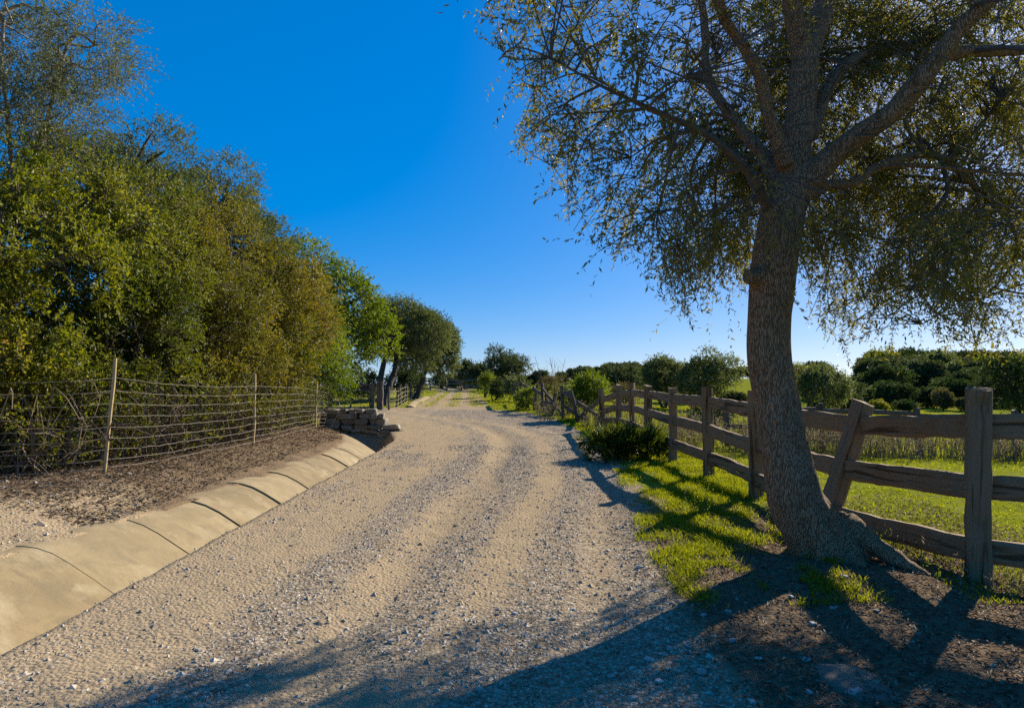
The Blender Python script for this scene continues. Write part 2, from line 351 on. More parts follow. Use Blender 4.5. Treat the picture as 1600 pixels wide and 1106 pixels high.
def gz(x, y, fine=True):
    x = np.asarray(x, float); y = np.asarray(y, float)
    z = rise(y)
    lip, dr = lip_(y), dr_(y)
    bank = sstep(0, 1.4, lip - x) * .20 * sstep(24, 18, y); z = z + .125 * sstep(-.5, .1, lip - x) * sstep(24, 19, y) * (x < lip + .5) + bank
    z = z + .09 * sstep(.55, .1, np.abs(lip - .25 - x)) * (fbm2(x, y, 2.6, 91, 4) - .38) * (y < 18.5)
    inside = (x > lip - .12) & (x < dr) & (y < 20.2)
    u = np.clip((x - lip) / np.maximum(dr - lip, .1), 0, 1)
    prof = np.interp(u, [0, .1, .6, .78, .93, 1], [-.16, -.25, -.62, -.62, -.25, 0])
    z = np.where(inside, rise(y) + prof * sstep(20.2, 19.7, y), z)
    # right side
    z = z + .10 * np.exp(-(((x - 2.6) / .8) ** 2 + ((y - 5.5) / .9) ** 2))
    hill = np.interp(y, [-60, 4, 20, 42, 52, 68, 88, 105, 200, 400, 1500], [-.1, 0, -.08, -.1, .1, .9, 2.2, 3.1, 3.8, 5, 6])
    low = np.interp(y, [-60, 4, 20, 45, 70, 100, 118, 200, 400, 1500], [-.1, 0, .0, .2, .8, 2.2, 3.0, 3.2, 5, 6])
    rf = sstep(3.6, 11, x); hf = sstep(.28, .5, x / np.maximum(y, 20)); z = z * (1 - rf) + rf * (hill * hf + low * (1 - hf))
    if fine:
        road = (x > dr) & (x < xr_(y))
        uu = (x - xl_(y)) / np.maximum(xr_(y) - xl_(y), .5)
        wob = (noise2(x, y, .35, 3) - .5) * .06
        wob = wob * 3; rut = np.exp(-((x - t1_(y) - wob) / .26) ** 2) + np.exp(-((x - t2_(y) - 1.05 - wob) / .26) ** 2)
        z = z + np.where(road & (y < 45), -.035 * rut, 0)
        amp = np.where(inside, .0, np.where(road, .012, .035))
        z = z + amp * (fbm2(x, y, 2.2, 11, 4) - .5) * 2 + np.where(inside, 0, .01) * (fbm2(x, y, 9, 21, 3) - .5) * 2
        z = z + np.where(x > xr_(y), .03, 0) * sstep(0, .5, x - xr_(y)) * (y < 40)
    return z
def gzs(x, y): return float(gz(np.array([x]), np.array([y]))[0])
def masks(x, y):
    n1 = fbm2(x, y, .9, 31, 4); n2 = fbm2(x, y, 2.5, 41, 4)
    road = (x > xl_(y)) & (x < xr_(y))
    uu = (x - xl_(y)) / np.maximum(xr_(y) - xl_(y), .5)
    wob = (noise2(x, y, .3, 5) - .5) * .10
    wob = wob * 3; sand = .95 * np.exp(-((x - t1_(y) - wob) / .30) ** 2) + .9 * np.exp(-((x - t2_(y) - .15 - wob) / .24) ** 2) + .35 * np.exp(-((x - t2_(y) - 1.05 - wob) / .2) ** 2) + .8 * sstep(-.6, -1.2, x - t1_(y) + wob) + .10
    sand = np.clip(sand * (2.3 * fbm2(x, y * .45, 1.6, 47, 4) - .08), 0, 1)
    gravel = np.where(road, np.clip(1.0 - sand * .9, 0, 1), 0)
    gravel = np.where(road & (y > 34.5), 0, gravel)
    side = x - xr_(y)
    gravel = np.where((side > 0), np.clip(1 - side / .28, 0, 1) * .8 * (y < 32), gravel)
    # litter
    tree = np.exp(-(((x - 2.6) / 1.9) ** 2 + ((y - 4.2) / 1.9) ** 2))
    litter = np.where(side > 0, np.clip(sstep(0, .3, side) * sstep(9.2, 7.0, y + (n1 - .5) * 3) * 1.2, 0, 1), 0) * (x < 5)
    litter = np.maximum(litter, np.where(x < lip_(y) + .1, .8 * sstep(26, 20, y), 0))
    litter = np.where((x < lip_(y)) & (y < 8.2), litter * sstep(6.6, 8.2, y + (n1 - .5) * 3) * .9 + .25, litter)
    grass = np.where(side > 0, sstep(-.1, .45, side + (n2 - .5) * .9) * np.maximum(sstep(6.3, 8.3, y + (n1 - .5) * 3.0 + sstep(2.9, 4.2, x) * 3.2), .85 * sstep(4.4, 5.4, y) * sstep(.38, .54, n2) * (x < 2.7)), 0)
    grass = np.maximum(grass, np.where((x > 26) | (y > 60), .8, 0)); grass = np.maximum(grass, np.where((x > 3.6), sstep(3.5, 4.6, x + (y - 6) * .1), 0))
    grass = np.where((x < xl_(y)) & (y > 21), .75 * sstep(0, .8, xl_(y) - x), grass)
    trackgrass = np.exp(-((uu - .48) / .13) ** 2) * 1.0 + sstep(.66, .85, uu) + sstep(.24, .08, uu)
    grass = np.where(road & (y > 36), np.clip(trackgrass * sstep(34, 38, y) * (.25 + .6 * n1), 0, 1), grass)
    grass = np.where((x < lip_(y)) & (y > 9) & (y < 21), .35 * n1 * (lip_(y) - x < 2), grass)
    return gravel, litter, np.clip(grass, 0, 1)
def axis(dense0, dense1, step, lo, hi, g=1.09):
    a = list(np.arange(dense0, dense1, step)); s = step; v = a[-1]
    while v < hi: s *= g; v += s; a.append(v)
    s = step; v = a[0]; b = []
    while v > lo: s *= g; v -= s; b.append(v)
    return np.array(b[::-1] + a)
gx = axis(-5.4, 5.0, .055, -900, 900); gy = axis(2.4, 12.0, .065, -60, 1500, 1.05)
X, Y = np.meshgrid(gx, gy); nx = len(gx); ny = len(gy)
Z = gz(X.ravel(), Y.ravel()); GV = np.stack([X.ravel(), Y.ravel(), Z], 1)
gm, lm, grm = masks(X.ravel(), Y.ravel())
i, j = np.meshgrid(np.arange(ny - 1), np.arange(nx - 1), indexing='ij')
GF = np.stack([i * nx + j, i * nx + j + 1, (i + 1) * nx + j + 1, (i + 1) * nx + j], -1).reshape(-1, 4)
fc = GV[GF].mean(1); fx_, fy_ = fc[:, 0], fc[:, 1]
fencex = np.interp(fy_, [4.3, 5.2, 6.75, 8.8, 10.6, 12.5, 17, 21, 34], [5.0, 3.5, 3.2, 3.13, 3.03, 2.93, 3.0, 2.9, 1.5])
regions = {
    'gravel_road': (fx_ > xl_(fy_)) & (fx_ < xr_(fy_)) & (fy_ < 34) & (fy_ > -60) & ~((fx_ < dr_(fy_)) & (fy_ < 20.2)),
    'dirt_track': (fx_ > xl_(fy_)) & (fx_ < xr_(fy_)) & (fy_ >= 34) & (fy_ < 66),
    'dirt_bank': (fx_ < dr_(fy_)) & (fx_ > -30) & (fy_ < 24) & (fy_ > -10),
    'grass_verge': (fx_ >= xr_(fy_)) & (fx_ < fencex) & (fy_ < 34) & (fy_ > -10),
    'pasture_field': (fx_ >= fencex) & (fx_ < 40) & (fy_ < 45) & (fy_ > -10)}
done = np.zeros(len(GF), bool)
def sheet(name, sel):
    F_ = GF[sel]; idx, inv = np.unique(F_.ravel(), return_inverse=True)
    me = make_mesh(name, GV[idx], [inv.reshape(-1, 4)], {'gravel': gm[idx], 'litter': lm[idx], 'grass': grm[idx]}, True)
    tag(link(name, me, M['ground']), kind='structure')
for nme, sel in regions.items():
    sel = sel & ~done; done |= sel; sheet(nme, sel)
sheet('ground', ~done)

# ------------------------------------------------------------------ concrete gutter, slab by slab
PROF = np.array([(-.34, .145), (-.24, .145), (-.12, .132), (.02, .09), (.18, .01), (.36, -.10), (.55, -.22), (.74, -.35), (.87, -.42), (1.0, -.45)])
def gutter(name, ys, lipf, label, scale=1.0, zoff=0.0):
    root = empty(name, (lipf(ys[0]), ys[0], 0), label, 'gutter')
    for q in range(len(ys) - 1):
        gap = .0012 if q % 2 else .0006
        t = np.linspace(ys[q] + gap, ys[q + 1] - gap, 9); dz = R.normal(0, .004); dx = R.normal(0, .01); tl = R.normal(0, .008)
        V = []
        for k, yy in enumerate(t):
            bx = float(lipf(yy)); sl_ = (float(lipf(yy + .1)) - float(lipf(yy - .1))) / .2
            nrm_ = np.array([1, -sl_]) / math.hypot(1, sl_)
            for a, b in PROF * scale:
                px, py = bx + dx + nrm_[0] * a, yy + nrm_[1] * a * .4 + (.0035 * (noise3([a * 14, ys[q] * 3 + (k == 8), 2.]) - .5) * 2 if k in (0, 8) else 0)
                e = .006 * (noise3([px * 3, py * 3, b * 3]) - .5) * 2
                edge = 0
                lipn = .04 * (noise3([px, py * 4, 1.]) - .5) if a < -.2 else 0
                V.append((px - lipn, py, b + float(rise(yy)) + dz + e + edge + tl * (k - 4) / 4 + zoff))
        V = np.array(V); m = len(PROF); VB = V - [0, 0, .11]; n0 = len(V); top = []; b = MB()
        for k in range(8):
            for c in range(m - 1): a = k * m + c; top.append((a, a + 1, a + m + 1, a + m))
        b.add(V, top, .5)
        E = lambda idx: (np.concatenate([V[idx], VB[idx]]), [(q_, q_ + len(idx), q_ + len(idx) + 1, q_ + 1) for q_ in range(len(idx) - 1)])
        b.add(*E(np.arange(m)), .5); b.add(*E(np.arange(8 * m, 9 * m)[::-1]), .5); b.add(*E(np.arange(0, 9 * m, m)[::-1]), .5); b.add(*E(np.arange(m - 1, 9 * m, m)), .5)
        b.build('slab', M['concrete'], root, smooth=True)
    return root
ys = [-.1, 1.1, 2.3, 3.5, 4.62, 5.78, 6.9, 8.02, 9.2, 10.4, 11.7, 12.9, 14.1, 15.2, 16.2, 17.1, 17.9]
gutter('concrete_gutter', ys, lip_, 'long tan concrete slab gutter curving beside the left edge of the gravel road')
gutter('concrete_gutter', [35.6, 37.5, 39.5, 41.5, 43.5, 46, 48.5], lambda y: np.interp(y, [35, 41, 49], [-5.2, -5.7, -5.9]), 'short pale concrete gutter strip climbing beside the dirt track past the gate', .62, .03)

# ------------------------------------------------------------------ stone headwall of the culvert
def rock_mesh(name, sx, sy, sz, seed, sub=2, rough=.25, flat=False):
    import bmesh
    bm = bmesh.new(); bmesh.ops.create_icosphere(bm, subdivisions=sub, radius=1)
    co = np.array([v.co[:] for v in bm.verts])
    box = np.sign(co) * np.abs(co) ** (.6 if sub > 3 or rough > .28 else .38)
    co2 = box * (1 + rough * (noise3(co * 1.3 + seed * 7.3, 1, seed)[:, None] - .5) * 2) * [sx, sy, sz]
    for v, c in zip(bm.verts, co2): v.co = c
    me = bpy.data.meshes.new(name); bm.to_mesh(me); bm.free()
    a_ = me.attributes.new('rnd', 'FLOAT', 'POINT'); a_.data.foreach_set('value', np.full(len(me.vertices), random.random(), np.float32))
    return me
wall = empty('stone_headwall', (-4.6, 20.3, 0), 'low dry stone headwall of dark flat stones where the gutter ends', 'wall')
rocks = [rock_mesh('stone', .5, .5, .5, k, 2, .27) for k in range(7)]
for r_ in rocks: r_.materials.append(M['wall_stone'])
b = MB(); A = np.array([(-5.7, 20.36, -.5), (-3.9, 20.36, -.5), (-4.15, 20.36, .62), (-5.7, 20.36, .66)]); A = np.vstack([A, A + [0, .5, 0]]); b.add(A, [(0, 1, 2, 3), (7, 6, 5, 4), (0, 4, 5, 1), (1, 5, 6, 2), (2, 6, 7, 3), (3, 7, 4, 0)]); b.build('dark_wall_backing', M['hole'], wall)  # near-black block added behind the stones so their gaps stay dark
course = 0; z0 = -.42
while z0 < .62:
    hgt = random.uniform(.09, .19); x0 = -5.55 + random.uniform(-.1, .1); x1 = -3.6 - max(0, z0 + .05) * .85 + random.uniform(-.1, .1)
    while x0 < x1:
        wd = random.uniform(.16, .52)
        if not (-4.75 < x0 + wd / 2 < -4.0 and z0 < -.05):
            o = link('stone', rocks[random.randrange(7)], None, wall)
            o.location = Vector((x0 + wd / 2, 20.25 + random.uniform(-.05, .05), z0 + hgt / 2 + .2)) - wall.location
            o.scale = (wd * 1.0, random.uniform(.35, .5), hgt * 1.02); o.rotation_euler = (random.uniform(-.1, .1), random.uniform(-.13, .13), random.uniform(-.2, .2))
        x0 += wd
    z0 += hgt * .93

# ------------------------------------------------------------------ timber
def beam_mesh(name, wx, wy, L, seed, warp=.012, segs=10, topcut=0.0):
    """beam along local +Z from 0 to L, chamfered, uneven"""
    rs = np.random.default_rng(seed); c = .16
    prof = np.array([(-.5 + c, -.5), (.5 - c, -.5), (.5, -.5 + c), (.5, .5 - c), (.5 - c, .5), (-.5 + c, .5), (-.5, .5 - c), (-.5, -.5 + c)])
    V = []
    w1 = rs.normal(0, warp, (segs + 1, 2)); w1 = np.cumsum(w1, 0) * .4; w1 -= np.linspace(0, 1, segs + 1)[:, None] * w1[-1]
    for k in range(segs + 1):
        t = k / segs; sx = wx * (1 + rs.normal(0, .035)); sy = wy * (1 + rs.normal(0, .035))
        for a, b in prof:
            V.append((a * sx + w1[k, 0] + rs.normal(0, .002), b * sy + w1[k, 1] + rs.normal(0, .002), t * L + (topcut * a if k == segs else 0) + (rs.normal(0, .006) if k in (0, segs) else 0)))
    V = np.array(V); F_ = []
    for k in range(segs):
        for q in range(8): F_.append((k * 8 + q, k * 8 + (q + 1) % 8, (k + 1) * 8 + (q + 1) % 8, (k + 1) * 8 + q))
    n = len(V); V = np.vstack([V, V[:8].mean(0), V[-8:].mean(0)])
    T = [((q + 1) % 8, q, n) for q in range(8)] + [(segs * 8 + q, segs * 8 + (q + 1) % 8, n + 1) for q in range(8)]
    return make_mesh(name, V, [np.array(T), np.array(F_)], {'rnd': np.full(len(V), rs.random())}, False)
def beam(name, a, b, wx, wy, root, mat, seed, roll=0.0, warp=.012, topcut=0.0):
    """wx = extent across (horizontal thickness for a rail), wy = the other"""
    a, b = Vector([float(c) for c in a]), Vector([float(c) for c in b]); d = b - a
    o = link(name, beam_mesh(name, wx, wy, d.length, seed, warp, 12, topcut), mat, root)
    q = d.to_track_quat('Z', 'Y')
    o.rotation_mode = 'QUATERNION'; o.rotation_quaternion = q @ Quaternion((0, 0, 1), roll); o.location = a - root.location
    return o
fence = empty('rail_fence', (3.1, 8, 0), 'weathered three-rail timber fence with one leaning post beside the large olive tree', 'fence')
# x, y, width, depth, top z, lean x, rail tops
POSTS = [(5.05, 4.3, .18, .17, 1.50, .02, (1.36, .86, .36)),
         (3.50, 5.2, .185, .17, 1.49, .03, (1.30, .84, .37)),
         (3.04, 6.75, .19, .17, 1.35, .42, (1.22, .79, .36)),
         (3.13, 8.8, .16, .16, 1.44, .0, (1.30, .84, .42)),
         (3.03, 10.6, .15, .15, 1.50, .0, (1.36, .94, .51)),
         (2.93, 12.5, .14, .15, 1.49, .0, (1.38, .99, .56)),
         (2.97, 15.0, .14, .15, 1.54, .02, (1.42, 1.03, .62)),
         (3.00, 17.0, .14, .15, 1.61, -.02, (1.45, 1.06, .66)),
         (2.96, 19.0, .13, .15, 1.57, .02, (1.40, 1.03, .66)),
         (2.80, 20.8, .13, .14, 1.45, -.12, (1.18, .85, .60))]
for k, (x, y, wx, wy, zt, lean, rz) in enumerate(POSTS):
    zb = gzs(x, y) - .25
    p = beam('post', (x - lean * .2, y, zb), (x + lean, y + R.normal(0, .02), zt), wx, wy, fence, M['wood'], 100 + k, 0.0, .006, .03)
    if lean > .2: tag(p, 'leaning fence post')
    if k in (1, 2, 4):
        for zz in rz:
            for s in (-1, 1):
                bz = zz - .06; fr = (bz - zb) / (zt - zb)
                b_ = MB(); cx = x - lean * .2 + lean * 1.2 * fr + s * .025; b_.tube([(cx, y - wy / 2 + .01, bz), (cx, y - wy / 2 - .008, bz)], .011, 8); bo_ = b_.build('bolt', M['rust'], p, np.zeros(3)); bo_.matrix_parent_inverse = (Matrix.Translation(fence.location) @ Matrix.LocRotScale(p.location, p.rotation_quaternion, None)).inverted()
for k in range(len(POSTS) - 1):
    a, b = POSTS[k], POSTS[k + 1]
    for r_ in range(3):
        def pt(P, zc):
            zb = gzs(P[0], P[1]) - .25; fr = (zc - zb) / (P[4] - zb); return np.array([P[0] - P[5] * .2 + P[5] * 1.2 * fr, P[1], zc])
        hA = .185 if k < 4 else .17
        A = pt(a, a[6][r_] - hA / 2); B = pt(b, b[6][r_] - hA / 2); dd = norm(B - A)
        A = A - dd * .0; B = B + dd * .0
        offs = np.array([.02, .03, 0]) * (1 if (k + r_) % 2 else -1) * .6
        beam('rail', A + offs, B + offs, hA if True else 0, .065, fence, M['wood'], 300 + k * 7 + r_, math.pi / 2, .008)

def fence_simple(name, posts, rails, label, mat, wpost=.12, hr=.13, cat='fence'):
    root = empty(name, posts[0][0], label, cat)
    for k, (a, b) in enumerate(posts): beam('post', a, b, wpost, wpost, root, mat, 700 + k + len(label), 0, .01)
    for k, (a, b) in enumerate(rails): beam('rail', a, b, hr, .06, root, mat, 800 + k + len(label), math.pi / 2, .02)
    return root
def G(x, y, dz=0): return (x, y, gzs(x, y) + dz)
# collapsed stretch
fence_simple('collapsed_fence', [(G(2.75, 22.0, -.2), G(2.95, 22.2, 1.0)), (G(2.35, 23.6, -.2), G(2.0, 23.5, 1.15)), (G(1.9, 25.5, -.2), G(1.85, 25.5, 1.25)), (G(1.55, 27.2, -.2), G(1.75, 27.1, .95)), (G(1.35, 29.5, -.2), G(1.3, 29.4, 1.3)), (G(1.0, 32, -.2), G(1.2, 32, 1.3)), (G(.6, 35, -.2), G(.4, 35, 1.35)), (G(.1, 38.5, -.2), G(.2, 38.5, 1.2))],
             [(G(1.85, 25.4, 1.05), G(2.75, 22.2, .35)), (G(2.9, 21.6, .95), G(2.2, 23.8, .1)), (G(1.85, 25.6, .6), G(2.5, 23.2, .12)), (G(1.3, 29.4, 1.1), G(1.9, 26.5, .2)), (G(1.35, 29.2, .5), G(1.75, 27.3, .55)), (G(1.0, 32, 1.1), G(1.3, 29.5, .8)), (G(.5, 35, 1.2), G(1.1, 32, .9)), (G(.1, 38.4, 1.05), G(.5, 35, 1.2)), (G(.2, 38.2, .5), G(.5, 35.2, .65))],
             'collapsed grey timber fence with tilted posts and fallen rails by the bright green bush', M['wood_dark'])
fp = [(-1.0, 56), (-2.2, 60), (-3.2, 64), (-4.8, 66), (-6.4, 67), (-8.0, 67.5), (-9.6, 68)]
fence_simple('far_fence', [(G(x, y, -.2), G(x + random.uniform(-.25, .25), y, random.uniform(.9, 1.25))) for x, y in fp],
             [(G(*fp[k], .25 + .38 * r_ + random.uniform(-.12, .12)), G(*fp[k + 1], .25 + .38 * r_ + random.uniform(-.12, .12))) for k in range(len(fp) - 1) for r_ in range(3)],
             'dark tumbledown timber fence crossing the top of the dirt track', M['wood_dark'], .14, .15)
fq = [(4.9 + 2.1 * k, 15.6 - .12 * k) for k in range(9)]
fence_simple('field_fence', [(G(x, y, -.2), G(x + random.uniform(-.05, .05), y, 1.02)) for x, y in fq],
             [(G(*fq[k], z + random.uniform(-.03, .03)), G(*fq[k + 1], z + random.uniform(-.03, .03))) for k in range(8) for z in (.48, .86)],
             'low dark two-rail fence standing in the pasture behind dry weeds', M['wood_dark'], .11, .10)

# ------------------------------------------------------------------ wire fence on the left, and beside the gate
def wire_fence(name, pts, hts, nw, label, leans, mat_post, rp=.028, rw=.0028, mesh_step=.3, skip=()):
    root = empty(name, G(*pts[0]), label, 'fence')
    base = np.array([G(*p) for p in pts])
    for k, p in enumerate(base):
        if k in skip: continue
        b = MB(); top = p + [leans[k], 0, hts[k]]
        L_ = np.linspace(0, 1, 6)[:, None]; P_ = (p - [0, 0, .2]) * (1 - L_) + top * L_ + R.normal(0, .006, (6, 3)); b.tube(P_, rp * R.uniform(.85, 1.1), 7)
        b.build('stake', mat_post, root, smooth=True)
    path = spline(base, 14 * (len(pts) - 1)); tt = np.linspace(0, len(pts) - 1, len(path))
    lean_ = np.interp(tt, range(len(pts)), leans); hh = np.interp(tt, range(len(pts)), hts)
    for q in range(nw):
        f = .05 + .78 * (q / (nw - 1)) ** 1.15; b = MB()
        P_ = path.copy(); P_[:, 2] += f * hh + .003 * np.sin(tt * 9 + q) + R.normal(0, .003, len(P_)); P_[:, 0] += lean_ * f + rp
        P_[:, 2] -= .015 * np.abs(np.sin(tt * math.pi))
        b.tube(P_, rw, 4, cap=False); b.build('wire', M['wire'], root)
    b = MB(); seg = np.linalg.norm(np.diff(path, axis=0), axis=1); cum = np.r_[0, np.cumsum(seg)]
    for s in np.arange(.1, cum[-1], mesh_step):
        p = np.array([np.interp(s, cum, path[:, c]) for c in range(3)]); l_ = np.interp(s, cum, lean_); h_ = np.interp(s, cum, hh)
        b.tube([p + [rp + .05 * l_, 0, .05 * h_], p + [rp + l_ * .45 + R.normal(0, .008), 0, .45 * h_], p + [rp + .83 * l_, 0, .83 * h_]], rw * .6, 3, cap=False)
    b.build('stay_wires', M['wire'], root)
    return root
wire_fence('wire_fence', [(-7.6, 7.9), (-6.45, 8.25), (-5.35, 9.0), (-4.95, 11.0), (-4.75, 12.6), (-4.85, 15.3), (-5.15, 18.0), (-5.45, 20.2)], [1.4, 1.4, 1.5, 1.32, 1.3, 1.25, 1.2, 1.2], 9,
           'sagging wire stock fence with tan stakes below the leafy hedge', [.0, .05, .12, .03, .02, .04, .0, .0], M['cane'], skip=(3, 5))
gp = [(-6.05, 33.6), (-6.0, 35.4), (-6.1, 37.4), (-6.3, 39.6), (-6.5, 42), (-6.6, 44.5), (-6.7, 47), (-6.8, 50)]
wire_fence('wire_fence', gp, [1.15, 1.05, 1.1, 1.2, 1.1, 1.1, 1.15, 1.1], 5, 'small wire fence with grey stakes running uphill from the gate', [0, .1, -.05, .1, .05, 0, .06, 0], M['wood_dark'], .06, .008, 1.2)

# gate
gate = empty('farm_gate', G(-8.0, 34.0), 'dark barred farm gate with small white sign and square post under the trees', 'gate')
zg = gzs(-7.5, 34)
for nme, x, hgt, wd in (('gate_post', -6.55, 1.42, .30), ('gate_post', -6.92, 1.30, .16), ('gate_post', -9.1, 1.35, .2)):
    beam(nme, (x, 34, zg - .2), (x, 34, zg + hgt), wd, wd, gate, M['wood_dark'], int(900 - x * 10))
for zz in (.12, .42, .95, 1.25): beam('bar', (-9.0, 34, zg + zz), (-7.0, 34, zg + zz), .07, .05, gate, M['wood_dark'], int(930 + zz * 100), math.pi / 2)
for x in (-8.95, -8.0, -7.05): beam('upright', (x, 33.96, zg + .08), (x, 33.96, zg + 1.3), .07, .04, gate, M['wood_dark'], int(960 - x * 10))
beam('top_panel', (-8.95, 34.05, zg + 1.1), (-7.05, 34.05, zg + 1.1), .30, .03, gate, M['rust'], 985, math.pi / 2)
b = MB(); s = np.array([(-8.62, 33.90, zg + 1.0), (-8.24, 33.90, zg + 1.0), (-8.24, 33.90, zg + 1.27), (-8.62, 33.90, zg + 1.27)]); A = np.vstack([s, s + [0, .02, 0]])
b.add(A, [(0, 1, 2, 3), (7, 6, 5, 4), (0, 4, 5, 1), (1, 5, 6, 2), (2, 6, 7, 3), (3, 7, 4, 0)]); tag(b.build('sign_plate', M['sign'], gate), 'small white sign plate')

# ------------------------------------------------------------------ the big olive tree
tree = empty('olive_tree', G(2.62, 5.62), 'large leaning olive tree with thick forked trunk beside the timber fence', 'tree')
def limb(rows, n=None):
    """rows: px, py, depth, width px"""
    P = np.array([np.r_[at(a, b, d), wd * .5 * .84 * d / F] for a, b, d, wd in rows]); return spline(P, n or len(rows) * 6)
limbs = [
    limb([(1312, 925, 5.55, 150), (1302, 890, 5.6, 138), (1278, 842, 5.63, 110), (1243, 777, 5.65, 97), (1226, 705, 5.67, 86), (1213, 632, 5.7, 84), (1202, 560, 5.7, 81), (1202, 500, 5.7, 78), (1206, 440, 5.7, 84), (1214, 380, 5.7, 82), (1226, 320, 5.7, 80), (1240, 255, 5.75, 62), (1250, 185, 5.8, 56), (1256, 120, 5.85, 52), (1262, 60, 5.9, 46)], 90),
    limb([(1258, 100, 5.87, 44), (1243, 40, 5.8, 36), (1232, -20, 5.7, 32), (1215, -120, 5.6, 26), (1190, -240, 5.5, 18), (1170, -340, 5.5, 10)]),
    limb([(1262, 80, 5.9, 44), (1292, 0, 6.1, 40), (1320, -80, 6.3, 34), (1350, -200, 6.5, 26), (1400, -330, 6.6, 18), (1440, -430, 6.7, 9)]),
    limb([(1235, 320, 5.7, 56), (1262, 285, 5.65, 52), (1300, 245, 5.6, 46), (1342, 212, 5.5, 42), (1393, 177, 5.4, 40), (1433, 131, 5.3, 40), (1464, 91, 5.25, 36), (1504, 40, 5.2, 32), (1555, -5, 5.1, 28), (1640, -80, 5.0, 22), (1720, -200, 5.0, 12)]),
    limb([(1450, 105, 5.27, 28), (1490, 84, 5.3, 26), (1540, 80, 5.4, 23), (1600, 78, 5.5, 22), (1700, 60, 5.7, 16), (1820, 10, 6.0, 8)]),
    limb([(1250, 310, 5.75, 30), (1297, 289, 5.85, 22), (1332, 286, 5.95, 20), (1378, 258, 6.1, 18), (1433, 243, 6.3, 17), (1474, 248, 6.5, 15), (1514, 283, 6.6, 14), (1555, 319, 6.7, 12), (1620, 340, 6.9, 8), (1700, 380, 7.1, 5)]),
    limb([(1372, 262, 6.1, 13), (1430, 258, 5.9, 12), (1504, 266, 5.8, 11), (1600, 272, 5.8, 9), (1720, 260, 5.8, 5)]),
    limb([(1268, 215, 5.8, 28), (1289, 152, 6.0, 24), (1317, 106, 6.3, 22), (1363, 81, 6.7, 20), (1423, 72, 7.1, 17), (1500, 40, 7.5, 12), (1580, -40, 7.8, 6)]),
    limb([(1222, 300, 5.75, 32), (1194, 246, 5.85, 28), (1158, 202, 6.0, 24), (1121, 152, 6.15, 20), (1103, 108, 6.3, 19), (1102, 54, 6.4, 18), (1096, 0, 6.5, 17), (1075, -90, 6.6, 13), (1030, -200, 6.7, 6)]),
    limb([(1228, 260, 5.6, 34), (1206, 190, 5.5, 26), (1187, 119, 5.4, 24), (1161, 72, 5.3, 23), (1136, 36, 5.2, 22), (1120, -10, 5.1, 21), (1100, -100, 5.0, 15), (1060, -190, 4.9, 7)]),
    limb([(1205, 330, 5.7, 26), (1180, 290, 5.8, 18), (1150, 240, 6.2, 13), (1090, 200, 6.7, 10), (1010, 170, 7.1, 7), (930, 120, 7.4, 4)]),
    limb([(1200, 320, 5.6, 20), (1172, 270, 5.4, 15), (1110, 215, 5.2, 11), (1040, 180, 5.0, 9), (950, 140, 4.9, 6), (860, 90, 4.9, 3)]),
    limb([(1470, 250, 6.45, 9), (1480, 300, 6.3, 8), (1450, 340, 6.2, 6), (1420, 380, 6.2, 3)]),
    limb([(1560, 320, 6.7, 9), (1590, 380, 6.8, 7), (1570, 430, 6.9, 5), (1530, 470, 6.9, 3)]),
]
roots = []
base0 = at(1302, 890, 5.6)
for ang, ln, r0 in ((-.8, .85, .085), (-1.6, .5, .08), (-2.5, .4, .08), (2.6, .4, .08), (.9, .5, .09), (-.2, .75, .09)):
    t = np.linspace(0, 1, 9); dirv = np.array([math.cos(ang), math.sin(ang)])
    P = np.zeros((9, 4)); P[:, 0] = 2.66 + dirv[0] * (.05 + ln * t); P[:, 1] = 5.62 + dirv[1] * (.05 + ln * t)
    P[:, 2] = gz(P[:, 0], P[:, 1]) + .26 * (1 - t) ** 2.0 - .07 * t; P[:, 3] = r0 * (1 - .72 * t); roots.append(P)
tb = MB()
for L_ in limbs[:10] + roots: tb.tube(L_[:, :3], np.maximum(L_[:, 3], .012), 12)
# swelling and broken-branch collar on the left of the trunk
kc = at(1170, 432, 5.52); ka = np.linspace(0, 2 * math.pi, 17); kx = norm(np.array([.75, -.1, .15]))
ring_n = norm(np.array([-.75, -.66, .05])); r1 = norm(np.cross(ring_n, [0, 0, 1])); r2 = np.cross(r1, ring_n)
tb.tube(np.array([kc +   .036 * math.cos(a) * r1 + .05 * math.sin(a) * r2 for a in ka]), .026, 8, cap=False)
tb.tube([kc - ring_n * .03, kc - ring_n * .15, at(1195, 430, 5.7)], [.06, .10, .15], 12)
tmp = tb.build('trunk', M['bark'], tree)
md = tmp.modifiers.new('r', 'REMESH'); md.mode = 'VOXEL'; md.voxel_size = .021
ms = tmp.modifiers.new('s', 'SMOOTH'); ms.factor = .5; ms.iterations = 5
bpy.context.view_layer.update(); dg = bpy.context.evaluated_depsgraph_get()
me = bpy.data.meshes.new_from_object(tmp.evaluated_get(dg)); tmp.modifiers.clear()
co = np.zeros(len(me.vertices) * 3, np.float32); me.vertices.foreach_get('co', co); co = co.reshape(-1, 3)
nn = np.zeros(len(me.vertices) * 3, np.float32); me.vertices.foreach_get('normal', nn); nn = nn.reshape(-1, 3)
d1 = noise3(co * [1, 1, .22], 11, 3) - .5; d2 = noise3(co * [1, 1, .16], 30, 5) - .5; d3 = noise3(co, 3.2, 9) - .5
thick = np.clip((2.4 - co[:, 2]) / 2, .35, 1)
co = co + nn * (.026 * d1 + .018 * d2 + .03 * d3)[:, None] * thick[:, None]
me.vertices.foreach_set('co', co.ravel()); me.polygons.foreach_set('use_smooth', np.ones(len(me.polygons), bool)); me.update()
me.materials.clear(); me.materials.append(M['bark']); old = tmp.data; tmp.data = me; bpy.data.meshes.remove(old); me.name = 'trunk'
